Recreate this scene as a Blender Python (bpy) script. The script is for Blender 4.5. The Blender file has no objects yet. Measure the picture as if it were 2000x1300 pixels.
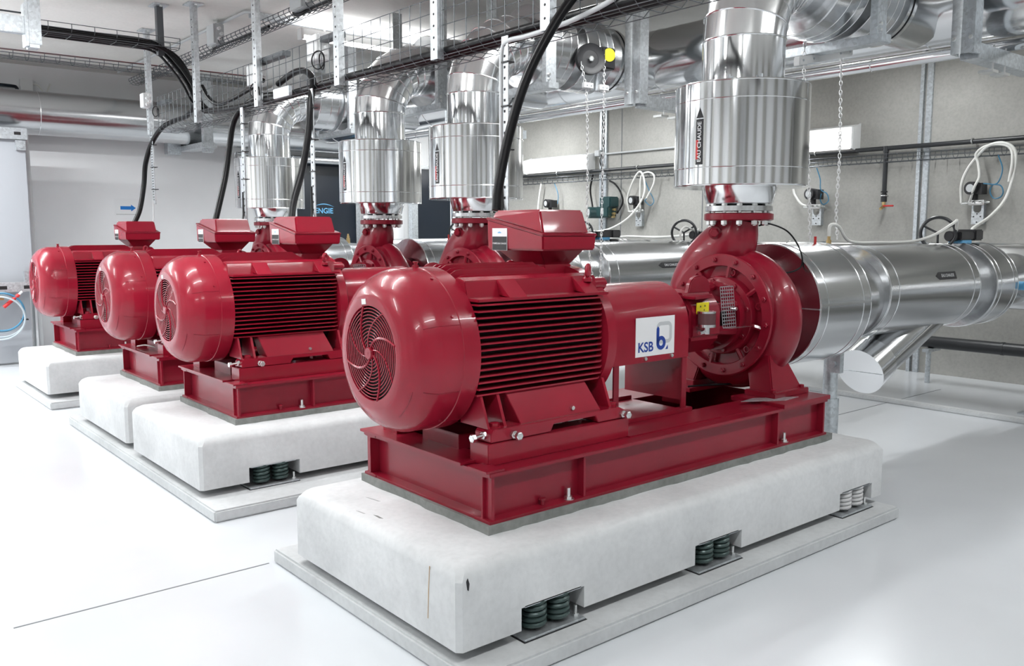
import bpy, bmesh, math, random
from mathutils import Vector, Matrix
random.seed(7)
PI = math.pi
scene = bpy.context.scene
COL = scene.collection

# ---------------------------------------------------------------- camera
cam_d = bpy.data.cameras.new('camera'); cam = bpy.data.objects.new('camera', cam_d); COL.objects.link(cam)
cam_d.sensor_width = 36.0; cam_d.lens = 1704.23 / 2000 * 36.0; cam_d.clip_start = .02; cam_d.clip_end = 100
cam.location = (-1.4804, -2.0444, 1.3747)
cam.rotation_euler = (math.radians(90 - 6.6666), 0, math.radians(50.411 - 90))
scene.camera = cam

# ---------------------------------------------------------------- world and exposure
world = bpy.data.worlds.new('world'); scene.world = world; world.use_nodes = True
world.node_tree.nodes['Background'].inputs[0].default_value = (1, 1, 1, 1)
world.node_tree.nodes['Background'].inputs[1].default_value = .3
vs = scene.view_settings
vs.view_transform = 'Standard'; vs.look = 'None'; vs.gamma = 1; vs.use_curve_mapping = False
vs.exposure = -.82
cy = scene.cycles
cy.max_bounces = 8; cy.diffuse_bounces = 4; cy.glossy_bounces = 5; cy.transmission_bounces = 2; cy.transparent_max_bounces = 4
cy.caustics_reflective = False; cy.caustics_refractive = False; cy.adaptive_threshold = .02
LAMP_W = 62.0         # watts of one ceiling batten
LAMP_COL = (.955, .98, 1.0)

# ---------------------------------------------------------------- materials
def nodes(name):
    m = bpy.data.materials.new(name); m.use_nodes = True
    nt = m.node_tree
    return m, nt, nt.nodes['Principled BSDF']
def setp(b, **k):
    for n, v in k.items():
        b.inputs[n.replace('_', ' ')].default_value = v
def plain(name, col, rough=.5, metal=0, coat=0, bump=0, bscale=200, var=0, vscale=6, spec=None):
    m, nt, b = nodes(name)
    b.inputs['Base Color'].default_value = (*col, 1); b.inputs['Roughness'].default_value = rough; b.inputs['Metallic'].default_value = metal
    if coat: b.inputs['Coat Weight'].default_value = coat; b.inputs['Coat Roughness'].default_value = .12
    if spec is not None: b.inputs['Specular IOR Level'].default_value = spec
    tc = nt.nodes.new('ShaderNodeTexCoord')
    if var:
        n = nt.nodes.new('ShaderNodeTexNoise'); n.inputs['Scale'].default_value = vscale; n.inputs['Detail'].default_value = 6
        nt.links.new(tc.outputs['Object'], n.inputs['Vector'])
        r = nt.nodes.new('ShaderNodeValToRGB')
        r.color_ramp.elements[0].position = .3; r.color_ramp.elements[1].position = .7
        r.color_ramp.elements[0].color = (*[max(0, c * (1 - var)) for c in col], 1)
        r.color_ramp.elements[1].color = (*[min(1, c * (1 + var)) for c in col], 1)
        nt.links.new(n.outputs['Fac'], r.inputs['Fac']); nt.links.new(r.outputs['Color'], b.inputs['Base Color'])
    if bump:
        n = nt.nodes.new('ShaderNodeTexNoise'); n.inputs['Scale'].default_value = bscale; n.inputs['Detail'].default_value = 3
        nt.links.new(tc.outputs['Object'], n.inputs['Vector'])
        bp = nt.nodes.new('ShaderNodeBump'); bp.inputs['Strength'].default_value = bump; bp.inputs['Distance'].default_value = .002
        nt.links.new(n.outputs['Fac'], bp.inputs['Height']); nt.links.new(bp.outputs['Normal'], b.inputs['Normal'])
    return m
def emis(name, col, s):
    m, nt, b = nodes(name)
    b.inputs['Base Color'].default_value = (*col, 1); b.inputs['Emission Color'].default_value = (*col, 1); b.inputs['Emission Strength'].default_value = s
    return m
def concrete(name, base, dark, scale=1.6, stain=.5, rough=.85, bump=.25, fine=.12):
    m, nt, b = nodes(name); L = nt.links.new
    tc = nt.nodes.new('ShaderNodeTexCoord')
    n1 = nt.nodes.new('ShaderNodeTexNoise'); n1.inputs['Scale'].default_value = scale; n1.inputs['Detail'].default_value = 9; n1.inputs['Roughness'].default_value = .62
    n2 = nt.nodes.new('ShaderNodeTexNoise'); n2.inputs['Scale'].default_value = 42; n2.inputs['Detail'].default_value = 5
    v = nt.nodes.new('ShaderNodeTexVoronoi'); v.inputs['Scale'].default_value = 55
    for n in (n1, n2, v): L(tc.outputs['Object'], n.inputs['Vector'])
    r = nt.nodes.new('ShaderNodeValToRGB'); r.color_ramp.elements[0].position = .5 - stain * .35; r.color_ramp.elements[1].position = .5 + stain * .2
    r.color_ramp.elements[0].color = (*dark, 1); r.color_ramp.elements[1].color = (*base, 1)
    L(n1.outputs['Fac'], r.inputs['Fac'])
    mx = nt.nodes.new('ShaderNodeMix'); mx.data_type = 'RGBA'; mx.blend_type = 'MULTIPLY'; mx.inputs[0].default_value = fine * 2
    g = nt.nodes.new('ShaderNodeValToRGB'); g.color_ramp.elements[0].color = (.55, .55, .55, 1); g.color_ramp.elements[0].position = .3; g.color_ramp.elements[1].position = .6
    L(n2.outputs['Fac'], g.inputs['Fac']); L(r.outputs['Color'], mx.inputs[6]); L(g.outputs['Color'], mx.inputs[7])
    # small air-hole pits
    pit = nt.nodes.new('ShaderNodeValToRGB'); pit.color_ramp.elements[0].color = (.35, .35, .36, 1); pit.color_ramp.elements[0].position = .02; pit.color_ramp.elements[1].position = .07
    pn = nt.nodes.new('ShaderNodeMix'); pn.data_type = 'RGBA'; pn.blend_type = 'MULTIPLY'; pn.inputs[0].default_value = .55
    L(v.outputs['Distance'], pit.inputs['Fac']); L(mx.outputs[2], pn.inputs[6]); L(pit.outputs['Color'], pn.inputs[7])
    L(pn.outputs[2], b.inputs['Base Color'])
    bp = nt.nodes.new('ShaderNodeBump'); bp.inputs['Strength'].default_value = bump; bp.inputs['Distance'].default_value = .004
    L(n2.outputs['Fac'], bp.inputs['Height']); L(bp.outputs['Normal'], b.inputs['Normal'])
    b.inputs['Roughness'].default_value = rough
    return m
def red_paint(name, col, rough=.26):
    m, nt, b = nodes(name); L = nt.links.new
    tc = nt.nodes.new('ShaderNodeTexCoord')
    n = nt.nodes.new('ShaderNodeTexNoise'); n.inputs['Scale'].default_value = 3.5; n.inputs['Detail'].default_value = 8
    L(tc.outputs['Object'], n.inputs['Vector'])
    r = nt.nodes.new('ShaderNodeValToRGB'); r.color_ramp.elements[0].position = .3; r.color_ramp.elements[1].position = .72
    r.color_ramp.elements[0].color = (*[c * .86 for c in col], 1); r.color_ramp.elements[1].color = (*[min(1, c * 1.1) for c in col], 1)
    L(n.outputs['Fac'], r.inputs['Fac']); L(r.outputs['Color'], b.inputs['Base Color'])
    n2 = nt.nodes.new('ShaderNodeTexNoise'); n2.inputs['Scale'].default_value = 160; n2.inputs['Detail'].default_value = 2
    L(tc.outputs['Object'], n2.inputs['Vector'])
    bp = nt.nodes.new('ShaderNodeBump'); bp.inputs['Strength'].default_value = .10; bp.inputs['Distance'].default_value = .0015
    L(n2.outputs['Fac'], bp.inputs['Height']); L(bp.outputs['Normal'], b.inputs['Normal'])
    b.inputs['Roughness'].default_value = rough
    b.inputs['Specular IOR Level'].default_value = .30; b.inputs['Coat Weight'].default_value = .28; b.inputs['Coat Roughness'].default_value = .05
    return m
def cladding(name, base, rough, stretch=(1, 1, 1), bump=.12, bs=9):
    m, nt, b = nodes(name); L = nt.links.new
    b.inputs['Base Color'].default_value = (*base, 1); b.inputs['Metallic'].default_value = 1; b.inputs['Roughness'].default_value = rough
    tc = nt.nodes.new('ShaderNodeTexCoord'); mp = nt.nodes.new('ShaderNodeMapping'); mp.inputs['Scale'].default_value = stretch
    n = nt.nodes.new('ShaderNodeTexNoise'); n.inputs['Scale'].default_value = bs; n.inputs['Detail'].default_value = 2
    L(tc.outputs['Object'], mp.inputs['Vector']); L(mp.outputs['Vector'], n.inputs['Vector'])
    bp = nt.nodes.new('ShaderNodeBump'); bp.inputs['Strength'].default_value = bump; bp.inputs['Distance'].default_value = .02
    L(n.outputs['Fac'], bp.inputs['Height']); L(bp.outputs['Normal'], b.inputs['Normal'])
    return m
def galvanised(name, base=(.62, .66, .69), rough=.38):
    m, nt, b = nodes(name); L = nt.links.new
    tc = nt.nodes.new('ShaderNodeTexCoord'); v = nt.nodes.new('ShaderNodeTexVoronoi'); v.inputs['Scale'].default_value = 60
    L(tc.outputs['Object'], v.inputs['Vector'])
    r = nt.nodes.new('ShaderNodeValToRGB'); r.color_ramp.elements[0].color = (*[c * .8 for c in base], 1); r.color_ramp.elements[1].color = (*[min(1, c * 1.15) for c in base], 1)
    L(v.outputs['Color'], r.inputs['Fac']); L(r.outputs['Color'], b.inputs['Base Color'])
    b.inputs['Metallic'].default_value = .75; b.inputs['Roughness'].default_value = rough
    return m

M = {}
M['floor'] = plain('white_epoxy_floor', (.70, .725, .75), .22, var=.035, vscale=1.3, spec=.5)
M['ceiling'] = concrete('ceiling_concrete', (.84, .825, .79), (.70, .685, .645), .7, .6, .9, .1, .05)
M['wall_white'] = plain('white_wall_paint', (.90, .91, .92), .6, var=.03, vscale=2)
M['wall_conc'] = concrete('raw_wall_concrete', (.50, .495, .465), (.30, .295, .272), .55, .6, .85, .15, .12)
M['block'] = concrete('inertia_block_concrete', (.72, .73, .735), (.56, .57, .575), 2.2, .55, .8, .25, .07)
M['plinth'] = concrete('plinth_concrete', (.64, .655, .66), (.52, .53, .535), 2.0, .6, .75, .2, .08)
M['grout'] = concrete('grey_grout', (.27, .28, .265), (.18, .19, .18), 5, .6, .9, .4, .2)
M['red'] = red_paint('red_machine_paint', (.300, .009, .026))
M['redcast'] = red_paint('red_cast_iron_paint', (.245, .007, .022), .3)
M['redframe'] = red_paint('red_frame_paint', (.245, .007, .022), .33)
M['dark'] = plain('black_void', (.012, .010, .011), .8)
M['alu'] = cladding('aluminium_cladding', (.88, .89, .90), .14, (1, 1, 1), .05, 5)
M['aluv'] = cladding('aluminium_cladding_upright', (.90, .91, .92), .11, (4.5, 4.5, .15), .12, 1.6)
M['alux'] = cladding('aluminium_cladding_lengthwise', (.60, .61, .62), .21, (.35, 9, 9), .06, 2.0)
M['steel'] = plain('bright_steel', (.74, .75, .76), .25, 1)
M['zinc'] = plain('zinc_bolt', (.80, .81, .80), .3, 1)
M['galv'] = galvanised('galvanised_steel')
M['galvw'] = galvanised('pale_galvanised_steel', (.64, .67, .69), .42)
M['wire'] = plain('tray_wire', (.13, .14, .15), .45, .6)
M['cable'] = plain('black_cable', (.005, .005, .006), .32, spec=.25, bump=.2, bscale=90)
M['blackp'] = plain('black_pipe', (.025, .027, .03), .35)
M['blackplastic'] = plain('black_plastic', (.02, .02, .022), .45)
M['greyplastic'] = plain('grey_plastic', (.60, .62, .63), .5)
M['whiteplastic'] = plain('white_plastic', (.85, .86, .86), .4)
M['white'] = plain('white_label', (.88, .89, .90), .4)
M['black'] = plain('black_ink', (.015, .015, .017), .5)
M['darkred'] = plain('dark_red_wire', (.16, .012, .012), .5)
M['rust'] = plain('rust_stain', (.45, .33, .22), .8)
M['smudge'] = plain('grey_smudge', (.42, .43, .43), .85)
M['redink'] = plain('red_ink', (.62, .03, .03), .5)
M['blue'] = plain('blue_ink', (.008, .045, .30), .45)
M['arrowblue'] = plain('arrow_blue', (.015, .20, .62), .45)
M['skyblue'] = plain('sky_blue', (.16, .50, .82), .4)
M['greyink'] = plain('grey_ink', (.58, .60, .61), .45)
M['yellow'] = plain('yellow_label', (.85, .72, .02), .45)
M['spring'] = plain('dark_green_spring', (.045, .075, .07), .3, .25)
M['springw'] = plain('dusty_white_spring', (.62, .62, .62), .5)
M['glass'] = plain('oil_glass', (.12, .05, .055), .08)
M['navy'] = plain('navy_door_paint', (.011, .017, .027), .22)
M['cab'] = plain('grey_cabinet', (.40, .42, .45), .45)
M['brass'] = plain('brass', (.70, .52, .25), .3, 1)
M['darkgreen'] = plain('dark_green_actuator', (.015, .05, .052), .35)
M['hose'] = plain('white_hose', (.86, .86, .82), .4)
M['clearhose'] = plain('clear_hose', (.46, .52, .56), .15)
M['bluehose'] = plain('blue_hose', (.06, .22, .36), .35)
M['chain'] = plain('chain_steel', (.80, .80, .80), .35, .9)
M['joint'] = plain('floor_joint', (.22, .23, .24), .8)
M['reflector'] = plain('lamp_body', (.86, .87, .88), .4)
M['lamp'] = emis('lamp_tube', (1, .99, .97), 9.0)
M['walllamp'] = emis('wall_lamp_diffuser', (1, .985, .95), 3.2)

# ---------------------------------------------------------------- mesh helpers
def basis(ax):
    ax = Vector(ax).normalized()
    t = Vector((0, 0, 1)) if abs(ax.z) < .9 else Vector((1, 0, 0))
    u = t.cross(ax).normalized(); return ax, u, ax.cross(u)
class MB:
    def __init__(s): s.v = []; s.f = []
    def add(s, vs, fs):
        o = len(s.v); s.v += [tuple(p) for p in vs]; s.f += [tuple(i + o for i in f) for f in fs]; return s
    def box(s, x0, x1, y0, y1, z0, z1):
        return s.add([(x, y, z) for x in (x0, x1) for y in (y0, y1) for z in (z0, z1)],
                     [(0, 1, 3, 2), (4, 6, 7, 5), (0, 4, 5, 1), (2, 3, 7, 6), (0, 2, 6, 4), (1, 5, 7, 3)])
    def hexa(s, b, t):      # two quads, bottom and top, same winding
        return s.add(list(b) + list(t), [(3, 2, 1, 0), (4, 5, 6, 7), (0, 1, 5, 4), (1, 2, 6, 5), (2, 3, 7, 6), (3, 0, 4, 7)])
    def prism(s, poly, plane, a0, a1):
        mk = {'YZ': lambda p, a: (a, p[0], p[1]), 'XZ': lambda p, a: (p[0], a, p[1]), 'XY': lambda p, a: (p[0], p[1], a)}[plane]
        n = len(poly)
        return s.add([mk(p, a0) for p in poly] + [mk(p, a1) for p in poly],
                     [tuple(range(n))[::-1], tuple(range(n, 2 * n))] + [(i, (i + 1) % n, n + (i + 1) % n, n + i) for i in range(n)])
    def lathe(s, prof, o, ax, n=48, cap=True):      # prof: (along, radius)
        a, u, w = basis(ax); o = Vector(o); vs = []; k = len(prof)
        for (d, r) in prof:
            for i in range(n):
                t = 2 * PI * i / n; vs.append(o + a * d + (u * math.cos(t) + w * math.sin(t)) * r)
        fs = [(j * n + i, j * n + (i + 1) % n, (j + 1) * n + (i + 1) % n, (j + 1) * n + i) for j in range(k - 1) for i in range(n)]
        if cap: fs += [tuple(range(n))[::-1], tuple(range((k - 1) * n, k * n))]
        return s.add(vs, fs)
    def ringlathe(s, prof, o, ax, n=48):             # closed profile ring
        return s.lathe(list(prof) + [prof[0]], o, ax, n, False)
    def cyl(s, p, q, r, n=16, r2=None):
        p = Vector(p); q = Vector(q); d = q - p
        return s.lathe([(0, r), (d.length, r if r2 is None else r2)], p, d, n)
    def hexbolt(s, p, ax, r, h):
        return s.lathe([(0, r * .55), (0, r), (h * .85, r), (h, r * .8)], p, ax, 6)
    def torus(s, o, ax, R, r, n=32, m=8):
        return s.lathe([(r * math.sin(2 * PI * j / m), R + r * math.cos(2 * PI * j / m)) for j in range(m + 1)], o, ax, n, False)
    def tube(s, pts, r, n=8, closed=False):
        pts = [Vector(p) for p in pts]; k = len(pts); rs = r if isinstance(r, (list, tuple)) else [r] * k
        vs = []; u = None
        for i, p in enumerate(pts):
            if closed: t = pts[(i + 1) % k] - pts[i - 1]
            else: t = pts[min(i + 1, k - 1)] - pts[max(i - 1, 0)]
            t.normalize()
            if u is None: u = basis(t)[1]
            u = (u - t * u.dot(t)).normalized(); w = t.cross(u)
            for j in range(n):
                a = 2 * PI * j / n; vs.append(p + (u * math.cos(a) + w * math.sin(a)) * rs[i])
        kk = k if closed else k - 1
        fs = [(i * n + j, i * n + (j + 1) % n, ((i + 1) % k) * n + (j + 1) % n, ((i + 1) % k) * n + j) for i in range(kk) for j in range(n)]
        if not closed: fs += [tuple(range(n))[::-1], tuple(range((k - 1) * n, k * n))]
        return s.add(vs, fs)
def spline(pts, k=8):
    P = [Vector(p) for p in pts]; P = [P[0] * 2 - P[1]] + P + [P[-1] * 2 - P[-2]]; out = []
    for i in range(1, len(P) - 2):
        for j in range(k):
            t = j / k; a, b, c, d = P[i - 1:i + 3]
            out.append(.5 * ((2 * b) + (c - a) * t + (2 * a - 5 * b + 4 * c - d) * t * t + (3 * b - a - 3 * c + d) * t ** 3))
    out.append(P[-2]); return out
ORG = {}
def obj(name, mb, mat, parent=None, bevel=0, origin=None, ang=38):
    o0 = Vector(ORG[parent.name]) if parent is not None else Vector(origin or (0, 0, 0))
    me = bpy.data.meshes.new(name)
    me.from_pydata([tuple(Vector(p) - o0) for p in mb.v], [], mb.f)
    bm = bmesh.new(); bm.from_mesh(me)
    if bevel:
        bmesh.ops.recalc_face_normals(bm, faces=bm.faces)
        es = [e for e in bm.edges if len(e.link_faces) == 2 and e.calc_face_angle(0) > .6]
        bmesh.ops.bevel(bm, geom=es, offset=bevel, segments=2, affect='EDGES', clamp_overlap=True)
    bmesh.ops.recalc_face_normals(bm, faces=bm.faces); bm.to_mesh(me); bm.free()
    me.polygons.foreach_set('use_smooth', [True] * len(me.polygons)); me.set_sharp_from_angle(angle=math.radians(ang))
    me.materials.append(M[mat]); o = bpy.data.objects.new(name, me); COL.objects.link(o)
    if parent is not None: o.parent = parent; ORG[o.name] = o0
    else: o.location = o0; ORG[o.name] = o0
    return o
def tag(o, label=None, cat=None, group=None, kind=None):
    if label: o['label'] = label
    if cat: o['category'] = cat
    if group: o['group'] = group
    if kind: o['kind'] = kind
    return o
def thing(name, label, cat, loc, group=None):
    o = bpy.data.objects.new(name, None); COL.objects.link(o); o.location = loc; o.empty_display_size = .05
    ORG[o.name] = Vector(loc); return tag(o, label, cat, group)
def single(name, mb, mat, label, cat, group=None, bevel=0, ang=38):
    zs = [p[2] for p in mb.v]; n = len(mb.v)
    c = (sum(p[0] for p in mb.v) / n, sum(p[1] for p in mb.v) / n, min(zs))
    return tag(obj(name, mb, mat, None, bevel, c, ang), label, cat, group)
def struct(name, mb, mat, bevel=0):
    return tag(obj(name, mb, mat, None, bevel), kind='structure')
def share(o, parent, delta):          # another piece with the same mesh
    c = o.copy(); COL.objects.link(c); c.parent = parent; c.location = o.location + Vector(delta); ORG[c.name] = ORG[o.name]; return c
KIDS = {}
def copy_tree(o, parent=None, delta=None, label=None, group=None):
    kids = [c for c in o.children]
    c = o.copy(); COL.objects.link(c)
    if parent is not None: c.parent = parent
    else:
        c.location = o.location + Vector(delta)
        if label: c['label'] = label
        if group: c['group'] = group
    for k in kids: copy_tree(k, c)
    return c
def text_mesh(txt, size, fn, align='CENTER', bold=.018):
    cu = bpy.data.curves.new('t', 'FONT'); cu.body = txt; cu.size = size; cu.align_x = align; cu.align_y = 'CENTER'
    if bold: cu.offset = size * bold
    o = bpy.data.objects.new('t', cu); me = bpy.data.meshes.new_from_object(o)
    bm = bmesh.new(); bm.from_mesh(me); bmesh.ops.subdivide_edges(bm, edges=[e for e in bm.edges if e.calc_length() > size * .25], cuts=1)
    bm.verts.index_update(); mb = MB(); mb.add([fn(v.co.x, v.co.y) for v in bm.verts], [tuple(v.index for v in f.verts) for f in bm.faces])
    bm.free(); bpy.data.objects.remove(o); bpy.data.curves.remove(cu); bpy.data.meshes.remove(me)
    return mb
def flat(poly, fn, depth=0):
    mb = MB(); mb.add([fn(*p) for p in poly], [tuple(range(len(poly)))]); return mb
def grid_patch(u0, u1, v0, v1, fn, nu=8, nv=1):
    mb = MB(); vs = [fn(u0 + (u1 - u0) * i / nu, v0 + (v1 - v0) * j / nv) for j in range(nv + 1) for i in range(nu + 1)]
    mb.add(vs, [(j * (nu + 1) + i, j * (nu + 1) + i + 1, (j + 1) * (nu + 1) + i + 1, (j + 1) * (nu + 1) + i) for j in range(nv) for i in range(nu)]); return mb

# ---------------------------------------------------------------- numbers shared by the whole plant
PUMPS = [(0, 0), (.006, 2.164), (.016, 3.425), (.015, 5.484)]
WHO = ['nearest pump', 'second pump', 'third pump', 'farthest pump']
YA, ZA = .613, .948
XW, YB, ZC = 6.99, 8.9, 3.175
X0, Y0 = -4.6, -5.2
# ---------------------------------------------------------------- lamps of the room
def ceiling_lamp(x, y, label, length=1.5, lit=1.0):
    t = thing('ceiling_lamp', label, 'lamp', (x, y, ZC), 'ceiling strip lamps'); zl = ZC - .10
    obj('lamp_housing', MB().prism([(y - .035, zl - .055), (y - .022, zl), (y + .022, zl), (y + .035, zl - .055)], 'YZ', x - length / 2, x + length / 2), 'reflector', t, .004)
    for dy in (-.022, .022):
        obj('tube', MB().cyl((x - length / 2 + .03, y + dy, zl - .07), (x + length / 2 - .03, y + dy, zl - .07), .013, 12), 'lamp', t)
    for sx in (-1, 1):
        obj('end_cap', MB().box(x + sx * length / 2 - .012, x + sx * length / 2 + .012, y - .04, y + .04, zl - .09, zl), 'whiteplastic', t, .003)
        obj('hanger_rod', MB().cyl((x + sx * length * .35, y, zl), (x + sx * length * .35, y, ZC), .006, 8), 'zinc', t)
    for nm, e, dz, rx in (('lamp_light', .76, -.195, 0), ('lamp_uplight', .34, -.092, PI)):
        ld = bpy.data.lights.new(nm, 'AREA'); ld.shape = 'RECTANGLE'; ld.size = length - .08; ld.size_y = .07; ld.energy = LAMP_W * lit * e; ld.color = LAMP_COL
        lo = bpy.data.objects.new(nm, ld); COL.objects.link(lo); lo.parent = t; lo.location = (0, 0, dz); lo.rotation_euler = (rx, 0, 0)
    return t
# ---------------------------------------------------------------- shell of the room
struct('floor', MB().box(X0, XW, Y0, YB, -.12, 0), 'floor')
struct('ceiling', MB().box(X0, XW, Y0, YB, ZC, ZC + .15), 'ceiling')
struct('wall_back', MB().box(X0, XW, YB, YB + .15, 0, ZC), 'wall_white')
struct('wall_right', MB().box(XW, XW + .15, Y0, YB + .15, 0, ZC), 'wall_conc')
struct('wall_left', MB().box(X0 - .15, X0, Y0 - .15, YB + .15, 0, ZC), 'wall_white')
struct('wall_front', MB().box(X0, XW + .15, Y0 - .15, Y0, 0, ZC), 'wall_white')
# unseen concrete piers, added behind the viewer to streak the cladding's reflections
for k, yy in enumerate((-3.6, -1.7, .2, 2.1, 4.0, 5.9, 7.8)):
    struct('trim_%d' % (20 + k), MB().box(X0, X0 + .25, yy - .3, yy + .3, 0, ZC), 'wall_conc')
for k, xx in enumerate((-3.4, -1.5, .4, 2.3, 4.2, 6.1)):
    struct('trim_%d' % (30 + k), MB().box(xx - .3, xx + .3, Y0, Y0 + .25, 0, ZC), 'wall_conc')
# floor joints and the low kerb on the far side
struct('trim_1', MB().box(-.97, -.03, 1.295, 1.302, .0, .0015), 'joint')
struct('trim_2', MB().box(3.2, 6.2, 1.36, 1.366, .0, .0015), 'joint')
struct('trim_3', MB().box(5.25, 5.33, -3.5, 8.0, 0, .035), 'plinth', .006)
# cover strips in the concrete wall
for k, yy in enumerate((2.01, 6.28)):
    s_ = struct('trim_%d' % (4 + k), MB().box(XW - .03, XW + .01, yy - .075, yy - .02, 0, ZC), 'galv', .004)
    obj('strip', MB().box(XW - .045, XW + .01, yy + .0, yy + .035, 0, ZC), 'galv', s_)
for k, yy in enumerate((4.62, 5.95, .45)):
    struct('trim_%d' % (6 + k), MB().box(XW - .004, XW + .01, yy, yy + .012, 0, ZC), 'joint')
for k, (x0, x1) in enumerate(((3.80, 4.69), (5.66, 6.62))):
    d = struct('door_%d' % (k + 1), MB().box(x0, x1, YB - .05, YB + .01, .01, 2.28), 'navy', .006)
    obj('door_frame', MB().box(x0 - .06, x0, YB - .06, YB + .01, 0, 2.33).box(x1, x1 + .06, YB - .06, YB + .01, 0, 2.33).box(x0, x1, YB - .06, YB + .01, 2.28, 2.33), 'galvw', d)
    hx = x1 - .08
    obj('door_handle', MB().cyl((hx, YB - .05, 1.05), (hx, YB - .10, 1.05), .012).cyl((hx, YB - .10, 1.05), (hx - .12, YB - .10, 1.05), .01), 'steel', d)
ey = YB - .0515
fn = lambda u, v: (4.20 + u, ey, 1.645 + v)
d1 = bpy.data.objects['door_1']
obj('logo_lettering', text_mesh('ENGIE', .10, fn), 'skyblue', d1)
arc = [(-.16 + .32 * i / 14, .055 + .045 * math.sin(PI * i / 14)) for i in range(15)]
arc2 = [(-.16 + .32 * i / 14, .055 + .033 * math.sin(PI * i / 14)) for i in range(15)][::-1]
obj('logo_arc', flat(arc + arc2, fn), 'skyblue', d1)
# ceiling strip lamps, in rows across the room
LP = [(2.75, 4.97, 'ceiling strip lamp glowing behind the mesh tray, above the third pump'),
      (-.35, 2.7, 'ceiling strip lamp over the motor of the third pump'),
      (-2.6, 7.4, 'unseen strip lamp added to brighten the white back wall'),  # added outside the view so that the back wall gets light
      (5.6, 7.2, 'strip lamp added near the navy doors to brighten the back wall'),  # added behind the overhead pipes as more light for the back wall
      (2.6, 1.75, 'ceiling strip lamp above the gap behind the nearest pump'),
      (-.2, 1.6, 'ceiling strip lamp above the aisle beside the nearest motor'),
      (-2.6, 1.6, 'ceiling strip lamp above the empty floor'),
      (-2.6, 4.97, 'ceiling strip lamp above the empty floor towards the back wall'),
      (2.6, -1.6, 'ceiling strip lamp above the open floor in front'),
      (-.2, -1.6, 'ceiling strip lamp above the viewer'),
      (-2.6, -1.6, 'ceiling strip lamp behind the viewer'),
      (5.6, -1.6, 'ceiling strip lamp by the concrete wall in front'),
      (5.6, 1.75, 'ceiling strip lamp by the concrete wall beside the nearest pump'),
      (-1.05, 6.9, 'ceiling strip lamp high up beside the grey cabinet'),
      (4.7, 7.3, 'ceiling strip lamp behind the farthest elbow'),
      (5.6, 4.97, 'ceiling strip lamp by the concrete wall beyond the pipes')]
for x, y, lb in LP: ceiling_lamp(x, y, lb, 1.5, (3.7 if x < 0 else 1.4) if y > 6 else 1.5 if y > 4 else 1.0)
def wall_lamp(y0, y1, z0, z1, label):
    t = thing('wall_lamp', label, 'lamp', (XW, (y0 + y1) / 2, z0), 'strip lamps on the concrete wall')
    xm = XW - .1
    obj('lamp_housing', MB().prism([(XW, z0 + .02), (xm, z0 + .05), (xm, z1 - .03), (XW, z1)], 'XZ', y0, y1), 'reflector', t, .006)
    obj('diffuser', MB().prism([(xm - .005, z0 + .03), (xm - .045, z0 + .07), (xm - .045, z1 - .07), (xm - .005, z1 - .03)], 'XZ', y0 + .03, y1 - .03), 'walllamp', t, .01)
    for yy in (y0, y1):
        obj('end_cap', MB().prism([(XW, z0), (xm - .05, z0 + .04), (xm - .05, z1 - .04), (XW, z1 + .005)], 'XZ', yy - .008, yy + .008), 'whiteplastic', t)
    ld = bpy.data.lights.new('lamp_light', 'AREA'); ld.shape = 'RECTANGLE'; ld.size = y1 - y0 - .1; ld.size_y = .16; ld.energy = LAMP_W * .7; ld.color = LAMP_COL
    lo = bpy.data.objects.new('lamp_light', ld); COL.objects.link(lo); lo.parent = t; lo.location = (-.16, 0, (z1 - z0) / 2); lo.rotation_euler = (0, math.radians(32), 0)
wall_lamp(2.66, 3.95, 2.16, 2.45, 'glowing strip lamp on the concrete wall to the side of the nearest upright pipe')
wall_lamp(6.45, 7.75, 2.16, 2.42, 'glowing strip lamp on the concrete wall behind the black motor cable')
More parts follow.
